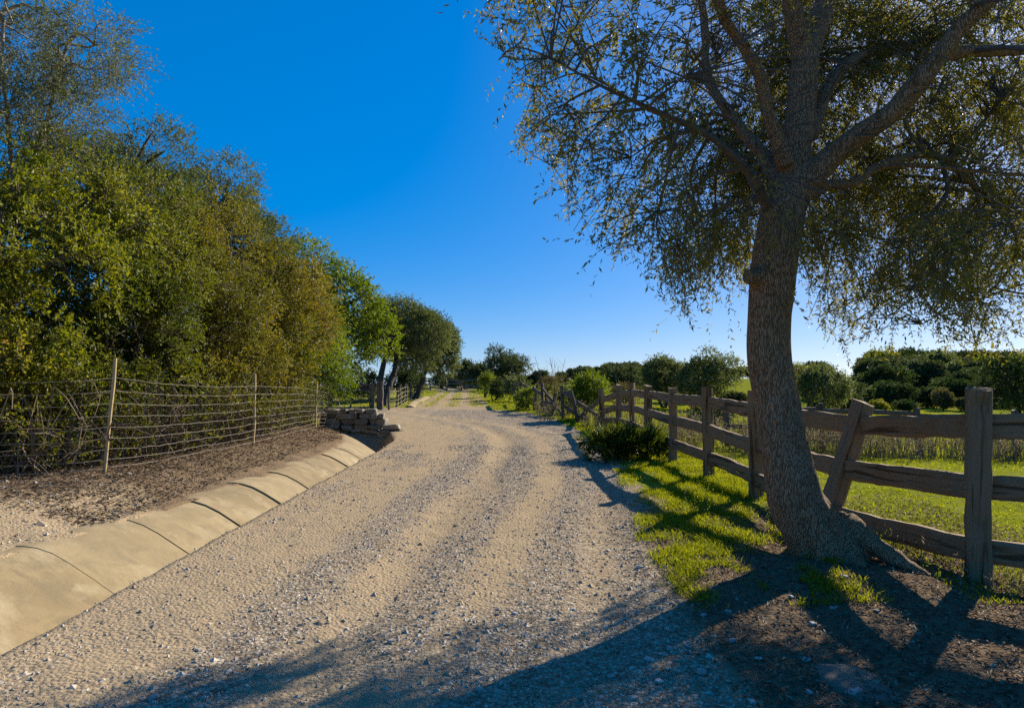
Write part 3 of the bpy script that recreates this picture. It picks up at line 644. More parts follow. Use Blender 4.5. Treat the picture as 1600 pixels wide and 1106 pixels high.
b = MB(); b.tube([kc + ring_n * .012, kc - ring_n * .01], [.034, .045], 12); b.build('knot_hole_shade', M['hole'], tree)  # solid near-black plug; its colour stands in for shade inside the hollow
bb = MB()
for L_ in limbs[10:]: bb.tube(L_[:, :3], np.maximum(L_[:, 3], .008), 8)
skel = np.concatenate([L_[4:] for L_ in limbs[1:]])
# crown: silhouette in the photograph bounds a volume that is about 5 m deep
SIL = np.array([(745, 0), (768, 80), (812, 160), (802, 240), (868, 285), (893, 370), (955, 405), (1012, 455), (1050, 500), (1092, 510), (1130, 480), (1165, 470), (1200, 330), (1232, 330), (1262, 520), (1325, 542), (1385, 520), (1440, 505), (1475, 550), (1560, 575), (1620, 560), (1800, 540), (1990, 400), (2100, 0), (1900, -420), (1300, -640), (900, -460), (720, -180)], float)
def in_poly(px, py, poly):
    ins = np.zeros(len(px), bool); n = len(poly)
    for k in range(n):
        x1, y1 = poly[k]; x2, y2 = poly[(k + 1) % n]
        c = ((y1 > py) != (y2 > py)) & (px < (x2 - x1) * (py - y1) / (y2 - y1 + 1e-9) + x1); ins ^= c
    return ins
def in_crown(P):
    q = ((P - [2.75, 6.25, 4.7]) / [4.6, 2.5, 4.0]); px, py = project(P)
    return ((q ** 2).sum(-1) < 1) & in_poly(px, py, SIL) & (P[:, 2] > 1.9) & (P[:, 1] < 7.5 + .7 * np.maximum(0, P[:, 0] - 1.8))
def sample_crown(n):
    out = []; c = 0
    while c < n:
        P = R.uniform([-2, 3.6, 1.7], [7.4, 9, 8.7], (n * 4, 3)); P = P[in_crown(P)]; out.append(P); c += len(P)
    return np.concatenate(out)[:n]
N1 = sample_crown(240); nodes = [skel[:, :3]]
for p in N1:
    qx, qy = project(p[None])
    if p[1] < 5.9 and 1110 < qx[0] < 1600 and qy[0] < 430: continue
    d = np.linalg.norm(skel[:, :3] - p, axis=1) + .35 * np.maximum(0, skel[:, 2] - p[2]); k = int(np.argmin(d)); a = skel[k, :3]
    mid = (a + p) / 2 + [0, 0, .12 * np.linalg.norm(p - a)] + R.normal(0, .08, 3)
    C = spline(np.array([a, mid, p]), 9); bb.tube(C, np.linspace(min(.022, skel[k, 3] * .7 + .004), .006, 9), 5, cap=False); nodes.append(C[3:])
nodes = np.concatenate(nodes); N2 = sample_crown(2600); bk = sample_crown(9000); bpx, bpy_ = project(bk); bk = bk[(bk[:, 1] > 6.3) & (bpx > 1060) & (bpx < 1650) & (bpy_ > -40) & (bpy_ < 420)][:1500]; N2 = np.concatenate([N2, bk]); twn = []
for p in N2:
    d = np.linalg.norm(nodes - p, axis=1); k = int(np.argmin(d)); a = nodes[k]
    if d[k] > 1.1: p = a + (p - a) * 1.1 / d[k]
    mid = (a + p) / 2 + [0, 0, .1 * np.linalg.norm(p - a)] + R.normal(0, .05, 3)
    C = spline(np.array([a, mid, p]), 4); bb.tube(C, np.linspace(.007, .003, 4), 3, cap=False); twn.append(spline(np.array([a, mid, p]), 6)[2:])
twn = np.concatenate(twn)
bb.build('branches', M['twig'], tree, smooth=True)
def grow_twigs(m):
    S = twn[R.integers(0, len(twn), m)]; ctr = np.array([2.6, 6.0, 4.6])
    D = norm(norm(S - ctr) * .55 + R.normal(0, .65, (m, 3)) + [0, 0, -.35]); L_ = R.uniform(.18, .50, m); dr = L_ * R.uniform(.1, .45, m)
    tip = S + D * L_[:, None]; tip[:, 2] -= dr; px, py = project(tip)
    ok = in_poly(px, py, SIL + 0) | (R.random(m) < .12)
    ok &= tip[:, 1] > 3.4
    vis = (py > -60) & (px < 1680); ok &= vis | (R.random(m) < .32)      # the top out of frame can be thinner
    tpx, tpy = project((S + tip) / 2); front = (tpx > 1085) & (tpx < 1620) & (tpy < 340) & (tip[:, 1] < 5.95); ok &= ~front | (R.random(m) < .10)
    ok &= (noise3(S, 1.5, 77) > .27)
    return S[ok], D[ok], L_[ok], dr[ok]
S, D, L_, dr = grow_twigs(25000)
sel = R.random(len(S)) < .45; V, F_ = multi_tubes(S[sel], D[sel], L_[sel], .0022, dr[sel], 2); tw = MB(); tw.add(V, F_, .5); tw.build('twigs', M['twig'], tree)
V, F_, n = spray(S, D, L_, dr, 15, .051, .0145, .6)
cr = MB(); cr.add(V, F_, np.repeat(np.clip(np.repeat(noise3(S, 1.7, 5), 15) * .6 + R.random(n) * .45 - .05, 0, 1), 4))
# young sprouts on the trunk
ss = np.array([at(px, py, d) for px, py, d in ((1215, 345, 5.4), (1205, 372, 5.4), (1228, 335, 5.4), (1240, 410, 5.45), (1196, 300, 5.4), (1252, 360, 5.5), (1180, 250, 5.4), (1236, 470, 5.5))]); ss = np.repeat(ss, 3, 0)
sd = norm(R.normal(0, .5, (len(ss), 3)) + [0, -.7, .1]); Ls = R.uniform(.12, .3, len(ss))
V, F_, n = spray(ss, sd, Ls, Ls * .4, 9, .055, .017); cr.add(V, F_, np.repeat(.9 + .1 * R.random(n), 4))
cr.build('crown', M['olive_near'], tree)
print('main crown leaves', len(S) * 15)

# ------------------------------------------------------------------ generic trees and shrubs
def lobes_for(c, r, n, rl, seed):
    rs = np.random.default_rng(seed); out = []
    for k in range(n):
        v = norm(rs.normal(size=3)); v[2] = abs(v[2]) * .9 - .25 if rs.random() < .8 else v[2]
        f = rs.uniform(.45, .8); p = np.asarray(c) + v * np.asarray(r) * f
        q = rl * rs.uniform(.7, 1.25); out.append((p, np.array([q, q, q * rs.uniform(.75, 1.0)])))
    out.append((np.asarray(c, float), np.asarray(r) * .62)); return out
def foliage(lobes, ntw, k, twL, lL, lW, seed, gap=.3, gapf=1.6, droop=.2, zmin=.3, up=.3, inner=.55):
    """twig starts through the outer part of each lobe"""
    global R
    R = np.random.default_rng(seed)
    wts = np.array([np.prod(r) ** (2 / 3) for c, r in lobes]); wts /= wts.sum()
    idx = R.choice(len(lobes), ntw * 2, p=wts); C = np.array([c for c, r in lobes])[idx]; RR = np.array([r for c, r in lobes])[idx]
    v = norm(R.normal(size=(ntw * 2, 3))); u = inner + (1 - inner) * R.random(ntw * 2) ** .6
    S = C + v * RR * u[:, None]
    keep = S[:, 2] > zmin
    dmin = np.full(len(S), 9.)
    for c, r in lobes: dmin = np.minimum(dmin, (((S - c) / r) ** 2).sum(1))
    keep &= dmin > .22
    keep &= noise3(S, gapf, seed) > gap
    keep &= (R.random(len(S)) < .3) | (v[:, 0] * .6 - v[:, 1] * .8 > -.45) | (dmin < .7)   # sparser at the back
    S = S[keep][:ntw]; v = v[keep][:ntw]; m = len(S)
    D = norm(v * .8 + R.normal(0, .5, (m, 3)) + [0, 0, up]); L_ = twL * R.uniform(.6, 1.3, m)
    V, F_, n = spray(S, D, L_, L_ * droop, k, lL, lW)
    clump = np.repeat(noise3(S, 1.1, seed + 1), k)
    rnd = np.repeat(np.clip(clump * .85 + R.random(n) * .45 - .17, 0, 1), 4)
    return V, F_, rnd, S, D, L_
def plant(name, label, cat, base, lobes, mat, ntw, k=9, twL=.28, lL=.05, lW=.022, seed=1, stems=3, r0=.10, gap=.3, gapf=1.6, droop=.2, zmin=.4, bark='bark_far', group=None, twigs=True, lean=0, inner=.55, crown_name='crown', up=.3):
    global R
    root = empty(name, base, label, cat, group)
    rs = np.random.default_rng(seed + 5000); bx, by, bz = base; tb_ = MB()
    ctr = np.mean([c for c, r in lobes], 0)
    main = []
    for s in range(stems):
        c, r = lobes[rs.integers(0, len(lobes))]
        a = np.array([bx + rs.normal(0, .08 + .12 * (stems > 2)), by + rs.normal(0, .1), bz - .15])
        e = c * .6 + ctr * .4; mid = a * .5 + e * .5 + [lean * .4 + rs.normal(0, .2), rs.normal(0, .2), -.05]
        C = spline(np.array([a, mid, e]), 12); C[1:-1] += rs.normal(0, .03, (10, 3)); rad = r0 * (1 if stems < 3 else .6) * np.linspace(1.1, .45, 12); tb_.tube(C, rad, 8, cap=False); main.append(C)
    main = np.concatenate(main)
    for c, r in lobes:
        d = np.linalg.norm(main - c, axis=1) + np.where(main[:, 2] < bz + .6, 2, 0); a = main[int(np.argmin(d))]
        C = spline(np.array([a, (a + c) / 2 + rs.normal(0, .12, 3), c, c + (c - a) * .25]), 9); tb_.tube(C[:7] if r[0] < .4 else C, r0 * min(1, r[0] / .8) * np.linspace(.42, .12, 9)[:7 if r[0] < .4 else 9], 5, cap=False)
    tb_.build('trunk', M[bark], root, smooth=True)
    V, F_, rnd, S, D, L_ = foliage(lobes, ntw, k, twL, lL, lW, seed, gap, gapf, droop, zmin + bz, up, inner)
    b = MB(); b.add(V, F_, rnd); b.build(crown_name, M[mat], root)
    if twigs:
        sel = R.random(len(S)) < .3; V, F_ = multi_tubes(S[sel] - D[sel] * .15, D[sel], L_[sel] + .15, .004, L_[sel] * droop, 1); b = MB(); b.add(V, F_, .5); b.build('twigs', M['dry_twig'], root)
    return root
def L3(*rows): return [(np.array(r[:3], float), np.array(r[3:] if len(r) == 6 else (r[3],) * 3, float)) for r in rows]
# front row of the hedge (evergreen shrubs above the wire fence)
hedge = [
    ('broad yellow-green evergreen shrub at the left edge above the wire fence', (-7.6, 8.9), L3((-7.6, 8.8, 2.6, 1.3), (-6.7, 9.0, 3.6, .95), (-7.9, 8.6, 3.8, 1.1), (-6.4, 9.1, 2.3, .85), (-7.0, 9.2, 4.2, .7), (-7.3, 8.5, 1.6, .8), (-6.2, 9.5, 3.0, .75), (-8.6, 8.6, 3.2, 1.2)), 'lentisk'),
    ('olive-tinged shrub with low hanging leaves behind the tallest tan stake', (-6.9, 11.0), L3((-6.7, 11.0, 2.8, 1.15), (-6.0, 11.2, 3.6, .85), (-7.1, 10.8, 4.1, .95), (-5.7, 10.6, 2.5, .75), (-6.2, 10.3, 3.1, .8), (-6.4, 11.6, 4.5, .7), (-5.9, 10.9, 1.9, .6)), 'lentisk3'),
    ('brownish green shrub in the middle of the hedge over the fence', (-6.5, 13.4), L3((-6.3, 13.4, 3.0, 1.2), (-5.5, 13.5, 3.4, .85), (-6.7, 13.2, 4.5, 1.0), (-5.4, 13.0, 2.5, .7), (-5.8, 14.0, 4.3, .85), (-5.3, 14.1, 2.0, .6), (-6.1, 12.7, 3.8, .8)), 'lentisk2'),
    ('rounded olive green shrub overhanging the gutter bank near the bright tree', (-6.3, 16.3), L3((-6.2, 16.2, 3.2, 1.3), (-5.4, 16.4, 3.7, .95), (-6.6, 16.0, 4.6, 1.0), (-5.2, 16.0, 2.6, .75), (-5.9, 16.8, 3.7, .85), (-5.2, 16.8, 2.9, .7), (-5.5, 15.4, 2.0, .6)), 'lentisk2'),
    ('dark lower shrub tucked between the hedge and the stone headwall', (-6.6, 19.3), L3((-6.5, 19.2, 2.6, 1.3), (-5.8, 19.6, 3.2, 1.0), (-5.7, 19.0, 1.7, .8), (-6.8, 19.6, 3.3, 1.0), (-5.6, 20.3, 2.4, .8), (-5.5, 20.6, 1.5, .6)), 'bright')]
for k, (lab, (x, y), lb, mt) in enumerate(hedge):
    rs = np.random.default_rng(50 + k); extra = []
    for c, r in lb:
        for q in range(5):
            v = norm(rs.normal(size=3)); extra.append((c + v * r * rs.uniform(.75, 1.2), r * rs.uniform(.16, .46)))
    for q in range(7): c = lb[q % len(lb)][0]; extra.append((np.array([max(c[0], -6.6) + rs.uniform(-.3, .35), c[1] + rs.uniform(-.5, .5), rs.uniform(1.0, 1.9)]), np.array([.42, .5, .4]) * rs.uniform(.8, 1.2)))
    for q in range(10): c = lb[q % len(lb)][0]; v = norm(rs.normal(0, 1, 3) + [.3, -.2, .8]); extra.append((c + v * rs.uniform(1.0, 1.5), np.array([.16, .16, .34]) * rs.uniform(.8, 1.3)))
    plant('hedge_shrub', lab, 'shrub', G(x, y), lb + extra, mt, 7200 if k < 4 else 3800, 9, .26, (.066, .056, .052, .058, .07)[k], (.034, .029, .03, .03, .036)[k], 200 + k, 6, .07, .40, 1.35, .15, .55, group='evergreen shrubs of the roadside hedge', inner=.5)
for k, (x, y, lab) in enumerate(((-9.3, 11.2, 'added dark backing shrub behind the leftmost hedge shrub'), (-8.3, 14.2, 'added dark backing shrub behind the middle of the hedge'), (-8.0, 17.6, 'added dark backing shrub behind the far end of the hedge'), (-8.4, 21.5, 'added dark backing shrub left of the bright green tree'))):
    plant('hedge_backing_shrub', lab, 'shrub', G(x, y), lobes_for((x, y, 1.7), (1.5, 1.9, 1.7), 12, .8, 600 + k), 'dark', 1200, 8, .4, .13, .075, 600 + k, 4, .06, .1, 1.2, .1, .05, twigs=False)  # dark shrubs added behind the hedge so no sky shows through
# taller trees behind the hedge
plant('silver_olive_tree', 'tall thin silvery olive tree at the upper left corner above the hedge', 'tree', G(-7.9, 10.2), lobes_for((-7.3, 9.8, 6.4), (1.7, 1.5, 1.9), 13, .65, 301) + L3((-6.5, 9.6, 5.4, .6), (-6.3, 9.9, 6.2, .55), (-6.25, 10, 6.9, .5)), 'silver', 4700, 10, .38, .055, .016, 301, 3, .085, .42, 2.2, .25, 2.5, bark='grey_twig', inner=.3)
plant('grey_olive_tree', 'rounded grey-green olive tree rising behind the hedge, left of its twin', 'tree', G(-9.0, 15.0), lobes_for((-8.6, 15.0, 5.6), (1.9, 1.8, 1.9), 13, .9, 302) + L3((-7.9, 14.9, 6.6, .9)), 'olive', 5600, 9, .34, .072, .026, 302, 2, .16, .28, 1.5, .2, 2.5)
plant('grey_olive_tree', 'second grey-green olive tree behind the hedge, sloping down towards the sky', 'tree', G(-8.0, 18.4), lobes_for((-7.7, 18.2, 5.3), (1.9, 1.8, 2.1), 13, .95, 303) + L3((-6.6, 18.0, 5.2, .85), (-7.6, 18, 6.9, .8)), 'olive', 5600, 9, .36, .076, .028, 303, 2, .16, .28, 1.5, .2, 2.5)
plant('bright_tree', 'dense bright green rounded tree overhanging the stone headwall and gate', 'tree', G(-7.4, 24.6), lobes_for((-7.2, 24.2, 4.2), (2.4, 2.0, 2.0), 16, .95, 304) + L3((-5.6, 23.6, 3.3, 1.0), (-5.1, 23.8, 3.9, .85), (-5.7, 23.4, 2.6, .8), (-7.9, 23.8, 5.6, 1.0), (-6.2, 23.8, 5.0, .95), (-7.0, 23.2, 2.7, .8), (-8.0, 23, 2.4, 1.0), (-7.2, 23.6, 5.7, 1.0), (-5.6, 23.8, 4.5, .9), (-4.7, 24.0, 3.3, .75), (-8.6, 23.6, 5.3, .9)), 'bright', 7200, 9, .36, .098, .048, 304, 3, .16, .26, 1.2, .15, 1.3)
plant('gate_olive_tree', 'grey-green olive tree with leaning dark trunk just right of the gate', 'tree', G(-7.0, 36.8), lobes_for((-6.2, 38, 4.6), (2.2, 2.2, 1.9), 13, 1.1, 305) + L3((-4.9, 38, 4.4, 1.1), (-7.4, 37.5, 4.6, 1.2), (-5.2, 37.6, 3.2, .9)), 'olive', 4300, 9, .5, .135, .055, 305, 2, .2, .28, 1.0, .15, .9, lean=.4)
plant('track_olive_tree', 'smaller olive tree leaning over the dirt track beyond the gate', 'tree', G(-6.5, 45.5), lobes_for((-5.7, 46, 4.4), (1.9, 2.0, 2.0), 11, 1.0, 306) + L3((-4.7, 46, 3.4, .9), (-4.9, 46, 4.6, .9), (-4.6, 46, 2.7, .7)), 'olive', 3300, 9, .55, .17, .07, 306, 2, .18, .28, 1.0, .15, 1.3, lean=.4)

def far_plant(name, label, cat, px, py_top, d, wpx, mat, seed, ntw=900, nl=9, lL=None, group=None, base_dz=0, squash=1.0, gap=.26, k=8, stems=2, crown_low=.25):
    """top at pixel (px, py_top) and wpx pixels wide when seen at distance d"""
    x = (px - 800) / F * d; z0 = gzs(x, d); zt = float(at(px, py_top, d)[2]); hh = zt - z0; rr = wpx * .5 * d / F
    c = (x, d, z0 + hh * (.5 + crown_low * .5)); rz = hh * (1 - crown_low) * .5
    lb = lobes_for(c, (rr * .85, rr * .85, rz * .92), nl, min(rr, rz) * .48, seed)
    s_ = (lL or .0032 * d) * 1.15; ntw = int(ntw * .62)
    return plant(name, label, cat, (x, d, z0), lb, mat, ntw, k, s_ * 3.2, s_, s_ * .42, seed, stems, max(.05, hh * .03), gap, 2.2 / max(rr, .6), .15, .05, group=group, twigs=False)
far_plant('umbrella_olive', 'large dark many-lobed tree standing at the end of the dirt track', 'tree', 793, 543, 66, 82, 'far', 401, 2200, 12, .17, crown_low=.15)
far_plant('far_tree', 'small dark tree just right of the track-side olive', 'tree', 727, 566, 74, 40, 'far', 402, 700)
far_plant('far_tree', 'dark bushy tree between the small dark tree and the yellow-green bush', 'tree', 750, 572, 70, 44, 'far', 403, 800)
far_plant('conifer_bush', 'upright yellow-green bush beside the dirt track', 'shrub', 759, 576, 48, 24, 'yellowgreen', 404, 600, 6, .1, crown_low=.0)
far_plant('dark_bush', 'dark green rounded bush right of the upright yellow-green bush', 'shrub', 777, 588, 44, 34, 'dark', 405, 700, 7, .1, crown_low=0)
far_plant('grey_bush', 'grey-green spiky bush below the large dark track-end tree', 'shrub', 803, 584, 42, 46, 'olive', 406, 800, 8, .11, crown_low=0)
far_plant('palm_bush', 'low bright yellow-green bush at the road bend near the collapsed fence', 'shrub', 820, 604, 33, 34, 'yellowgreen', 407, 600, 6, .09, crown_low=0)
far_plant('brown_bush', 'brown half-bare bush behind the collapsed timber fence', 'shrub', 862, 577, 31, 54, 'brownleaf', 408, 750, 8, .06, gap=.38, crown_low=0.05)
far_plant('green_bush', 'bright glossy green bush growing through the collapsed fence', 'shrub', 917, 573, 25.5, 66, 'yellowgreen', 409, 1500, 11, .085, crown_low=.0)
far_plant('low_bush', 'dark low bush between the brown bush and the bright glossy bush', 'shrub', 893, 600, 29, 40, 'dark', 410, 600, 6, .07, crown_low=0)
far_plant('field_olive', 'left of two broad olive trees standing in the field behind the fence', 'tree', 1040, 552, 40, 96, 'olive', 411, 2600, 12, .12, crown_low=.05)
far_plant('field_olive', 'right of two broad olive trees in the field, nearest the big trunk', 'tree', 1112, 546, 38, 104, 'olive', 412, 2600, 12, .12, crown_low=.05)
far_plant('field_olive', 'low rounded olive left of the two broad field olives', 'tree', 975, 566, 48, 84, 'far', 420, 2200, 12, .14, crown_low=0)
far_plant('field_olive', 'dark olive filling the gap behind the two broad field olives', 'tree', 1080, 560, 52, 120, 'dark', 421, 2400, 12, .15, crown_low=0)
far_plant('field_olive', 'soft grey-green tree seen just right of the big leaning trunk', 'tree', 1272, 566, 34, 86, 'olive', 413, 2200, 11, .11, crown_low=.05)
far_plant('edge_olive', 'dark shaded olive tree at the right edge behind the near fence post', 'tree', 1590, 545, 24, 130, 'dark', 414, 2600, 12, .085, crown_low=.05)
far_plant('low_bush', 'long low dark bramble behind the upper rails left of the trunk', 'shrub', 1105, 632, 24, 130, 'dark', 415, 1100, 9, .08, crown_low=0)
far_plant('low_bush', 'pale yellow-brown thicket behind the leaning post of the timber fence', 'shrub', 1300, 640, 19, 90, 'brownleaf', 416, 800, 8, .06, gap=.38, crown_low=0)
far_plant('low_bush', 'brown scrub between the bright glossy bush and the first field olive', 'shrub', 972, 594, 34, 60, 'brownleaf', 417, 700, 8, .08, crown_low=0)
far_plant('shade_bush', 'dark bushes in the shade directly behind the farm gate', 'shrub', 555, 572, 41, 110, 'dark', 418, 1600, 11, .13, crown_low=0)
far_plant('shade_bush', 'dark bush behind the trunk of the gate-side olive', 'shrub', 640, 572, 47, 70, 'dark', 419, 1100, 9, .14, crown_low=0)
# bare sapling
sap = empty('bare_sapling', G(2.0, 33.5), 'thin leafless sapling rising above the brown bush', 'tree'); b = MB()
for k in range(14):
    a = np.array(G(2.0 + random.uniform(-.2, .2), 33.5)); e = a + [random.uniform(-1.0, .7), random.uniform(-.4, .4), random.uniform(1.8, 2.75)]
    C = spline(np.array([a, (a + e) / 2 + R.normal(0, .12, 3), e]), 7); b.tube(C, np.linspace(.02, .006, 7), 4, cap=False)
    for q in range(3): s_ = C[3 + q]; b.tube([s_, s_ + R.normal(0, .15, 3) + [0, 0, .25]], [.008, .004], 3, cap=False)
b.build('bare_stems', M['twig'], sap)

# far hillside trees: four kinds of crown, copied
protos = []
for v_ in range(6):
    lb = lobes_for((0, 0, 1.2), (1.55, 1.55, 1.25), 13, .62, 500 + v_); V, F_, rnd, *_ = foliage(lb, 900, 7, .45, .22, .11, 510 + v_, .22, 1.4, .1, .02, .2)
    b = MB(); b.add(V, F_, rnd); m_ = make_mesh('crown', np.concatenate(b.V), [np.concatenate(b.F3)], {'rnd': np.concatenate(b.A)}); m_.materials.append(M[('far', 'dark', 'olive', 'far', 'brownleaf', 'lentisk')[v_]])
    t_ = MB(); t_.tube([(0, 0, -.3), (.1, .05, .6), (0, .1, 1.6)], [.16, .12, .06], 6); mt_ = make_mesh('trunk', np.concatenate(t_.V), [np.concatenate(t_.F4)], {'rnd': np.concatenate(t_.A)}, True); mt_.materials.append(M['bark_far']); protos.append((m_, mt_))
rs = np.random.default_rng(77)
def hill_tree(x, y, s, label, group, v_):
    r_ = empty('hillside_tree', (x, y, gzs(x, y)), label, 'tree', group); r_.scale = (s * rs.uniform(.9, 1.2), s * rs.uniform(.9, 1.2), s * rs.uniform(.85, 1.1)); r_.rotation_euler = (0, 0, rs.uniform(0, 6.28))
    link('crown', protos[v_][0], None, r_); link('trunk', protos[v_][1], None, r_)
for d, x0, x1, st, s, lab in ((104, 1345, 1640, 17, 1.5, 'rounded dark tree on the skyline crest of the right-hand hill'), (92, 1355, 1640, 24, 1.35, 'rounded tree high on the slope below the crest of the right-hand hill'), (80, 1340, 1640, 26, 1.15, 'rounded tree halfway up the right-hand hillside'), (67, 1325, 1640, 26, 1.0, 'rounded bushy tree near the foot of the right-hand hill'), (54, 1255, 1640, 26, .72, 'small round bush on the flat below the right-hand hill'), (43, 1140, 1640, 44, .42, 'low scrubby bush in the pasture between the field fence and the hill')):
    px = x0 + rs.uniform(0, st)
    while px < x1:
        dd = d + rs.uniform(-6, 6); hill_tree((px - 800) / F * dd, dd, s * rs.uniform(.75, 1.3), lab, lab.split(' ', 1)[1].replace('tree', 'trees'), int(rs.choice([0, 0, 0, 1, 1, 2, 3, 3, 4, 5]))); px += st * rs.uniform(.7, 1.4)
for d, x0, x1, st, s in ((120, 925, 1300, 15, 1.0), (100, 915, 1060, 20, .8)):
    px = x0
    while px < x1:
        dd = d + rs.uniform(-5, 5); hill_tree((px - 800) / F * dd, dd, s * rs.uniform(.8, 1.2), 'small rounded tree on the low ridge behind the field olives', 'trees on the low ridge', int(rs.choice([0, 0, 0, 1, 1, 2, 3, 3, 4, 5]))); px += st * rs.uniform(.8, 1.3)
for d, x0, x1, st, s in ((110, 690, 920, 16, .8), (85, 690, 735, 18, .7)):
    px = x0
    while px < x1:
        dd = d + rs.uniform(-5, 5); hill_tree((px - 800) / F * dd, dd, s * rs.uniform(.7, 1.2), 'distant small tree beyond the top of the dirt track', 'trees beyond the track', int(rs.choice([0, 0, 0, 1, 1, 2, 3, 3, 4, 5]))); px += st * rs.uniform(.8, 1.3)

# ------------------------------------------------------------------ dwarf palm by the fence
palm = empty('dwarf_palm', G(2.15, 13.2), 'low spiky dwarf fan palm at the foot of the timber fence', 'palm')
def frond_mesh(seed):
    rs_ = np.random.default_rng(seed); b_ = MB(); nb = 13
    V, F_ = tube(np.array([(0, 0, 0), (0, 0, .16), (0, .02, .32)]), [.007, .006, .005], 4); b_.add(V, F_, .3)
    for q in range(nb):
        a = (q / (nb - 1) - .5) * 2.7 + rs_.normal(0, .05); l_ = .36 * (1 - .25 * abs(a) / 1.35) * rs_.uniform(.85, 1.1)
        d = np.array([math.sin(a), .25 + rs_.normal(0, .12), math.cos(a)]); p = np.array([0, .02, .32]); s_ = np.array([math.cos(a), 0, -math.sin(a)]) * .011
        m_ = p + d * l_ * .5; e = p + d * l_ + [0, .03, -.05 * abs(a)]
        b_.add(np.array([p, m_ + s_, e, m_ - s_ + [0, .006, 0]]), [(0, 1, 2), (0, 2, 3)], rs_.random())
    return make_mesh('frond', np.concatenate(b_.V), [np.concatenate(b_.F3), np.concatenate(b_.F4)], {'rnd': np.concatenate(b_.A)})
fm = [frond_mesh(k) for k in range(6)]
for m_ in fm: m_.materials.append(M['palm'])
for k in range(150):
    o = link('frond', fm[k % 6], None, palm); a = rs.uniform(0, 6.28); tl = rs.uniform(.1, 1.35) ** 1.0; r_ = rs.uniform(0, .33)
    cx = rs.choice([-.33, 0, .35]); 
    d = Vector((math.cos(a) * math.sin(tl), math.sin(a) * math.sin(tl), math.cos(tl)))
    o.rotation_mode = 'QUATERNION'; o.rotation_quaternion = d.to_track_quat('Z', 'Y') @ Quaternion((0, 0, 1), rs.uniform(0, 6.28)); o.location = (cx + math.cos(a) * r_ * .6, math.sin(a) * r_ * .6, rs.uniform(-.02, .12)); s_ = rs.uniform(.75, 1.15); o.scale = (s_, s_, s_)

# ------------------------------------------------------------------ ground detail
R = np.random.default_rng(99)
def scatter(n, x0, x1, y0, y1, pw=1.6):
    """points denser near the camera side"""
    y = y0 + (y1 - y0) * R.random(n) ** pw; x = R.uniform(x0, x1, n); return x, y
OCT = norm(np.array([(1, 0, 0), (0, 1, 0), (-1, 0, 0), (0, -1, 0), (0, 0, 1), (0, 0, -1)], float))
OF = np.array([(0, 1, 4), (1, 2, 4), (2, 3, 4), (3, 0, 4), (1, 0, 5), (2, 1, 5), (3, 2, 5), (0, 3, 5)])
def stones(x, y, size):
    n = len(x); z = gz(x, y); a = R.uniform(0, 6.28, n)
    B = OCT[None] * (1 + R.normal(0, .25, (n, 6, 1))) + R.normal(0, .14, (n, 6, 3)); B = B * (size[:, None, None] * R.uniform(.6, 1.25, (n, 1, 3)) * np.array([1, .85, .5]))
    c, s = np.cos(a)[:, None], np.sin(a)[:, None]; Bx = B[..., 0] * c - B[..., 1] * s; By = B[..., 0] * s + B[..., 1] * c
    V = np.stack([Bx + x[:, None], By + y[:, None], np.where(np.arange(6) < 4, np.minimum(B[..., 2], 0) - size[:, None] * .1, B[..., 2]) + z[:, None] + size[:, None] * .08], -1).reshape(-1, 3)
    V = V.reshape(n, 6, 3)[:, :5].reshape(-1, 3); F_ = (OF[None, :4] + (np.arange(n) * 5)[:, None, None]).reshape(-1, 3); return V, F_, np.repeat(R.random(n), 5)
b = MB()
x, y = scatter(95000, -2.9, 3.2, 2.6, 16, 2.0); g, l, gr = masks(x, y)
ok = R.random(len(x)) < np.clip(g * 1.0 + .16 + .0 * l, 0, 1) * np.where(x > xr_(y) + .2, .35, 1) * (fbm2(x, y, 1.6, 61, 3) > .38 - g * .25); x, y = x[ok], y[ok]
sz = .0066 * np.exp(R.normal(0, .45, len(x))) * (1 + .06 * y); b.add(*stones(x, y, np.clip(sz, .004, .028)))
x, y = scatter(9000, -4.2, 2.2, 14, 33, 1.2); g, l, gr = masks(x, y); ok = (R.random(len(x)) < g) & (x > dr_(y)); x, y = x[ok], y[ok]; b.add(*stones(x, y, R.uniform(.012, .026, len(x))))
x, y = scatter(4500, -7.4, -4.0, 4.5, 9.5, 1.0); ok = R.random(len(x)) < sstep(9.6, 7.0, y + (noise2(x, y, 1., 3) - .5) * 3); x, y = x[ok], y[ok]; b.add(*stones(x, y, .012 * np.exp(R.normal(0, .5, len(x)))))
tag(b.build('gravel', M['gravel']), 'loose angular grey and tan gravel spread over the road', 'gravel', kind='stuff')
# bigger single stones
big = [rock_mesh('stone', .5, .5, .4, 40 + k, 2, .3) for k in range(5)]
for m_ in big: m_.materials.append(M['pale_stone'])
def single(px, py, wpx, label, group):
    r = ray(px, py); t = CAM_H / -r[2]; p = r * t; x, y = p[0], p[1]; s_ = wpx * y / F
    o = link('loose_stone', big[random.randrange(5)], None); o.location = (x, y, gzs(x, y) + s_ * .12); o.scale = (s_, s_ * random.uniform(.6, .9), s_ * random.uniform(.45, .65)); o.rotation_euler = (random.uniform(-.2, .2), random.uniform(-.2, .2), random.uniform(0, 6.28)); tag(o, label, 'stone', group)
for px, py, wd in ((1272, 982, 13), (1303, 963, 12), (1100, 966, 12), (1138, 965, 11), (1236, 948, 11), (1370, 970, 10), (1434, 1000, 10), (1186, 1036, 12), (1015, 1030, 13), (1046, 1014, 12), (1095, 1052, 17), (1260, 1042, 12), (1144, 1010, 11), (1076, 1010, 10), (1030, 1062, 14), (1320, 930, 11), (1264, 1090, 13), (1175, 1100, 12), (990, 1085, 12), (955, 1048, 12)):
    single(px, py, wd, 'pale loose stone on the litter in the shade of the big olive', 'pale stones in the shade of the olive')
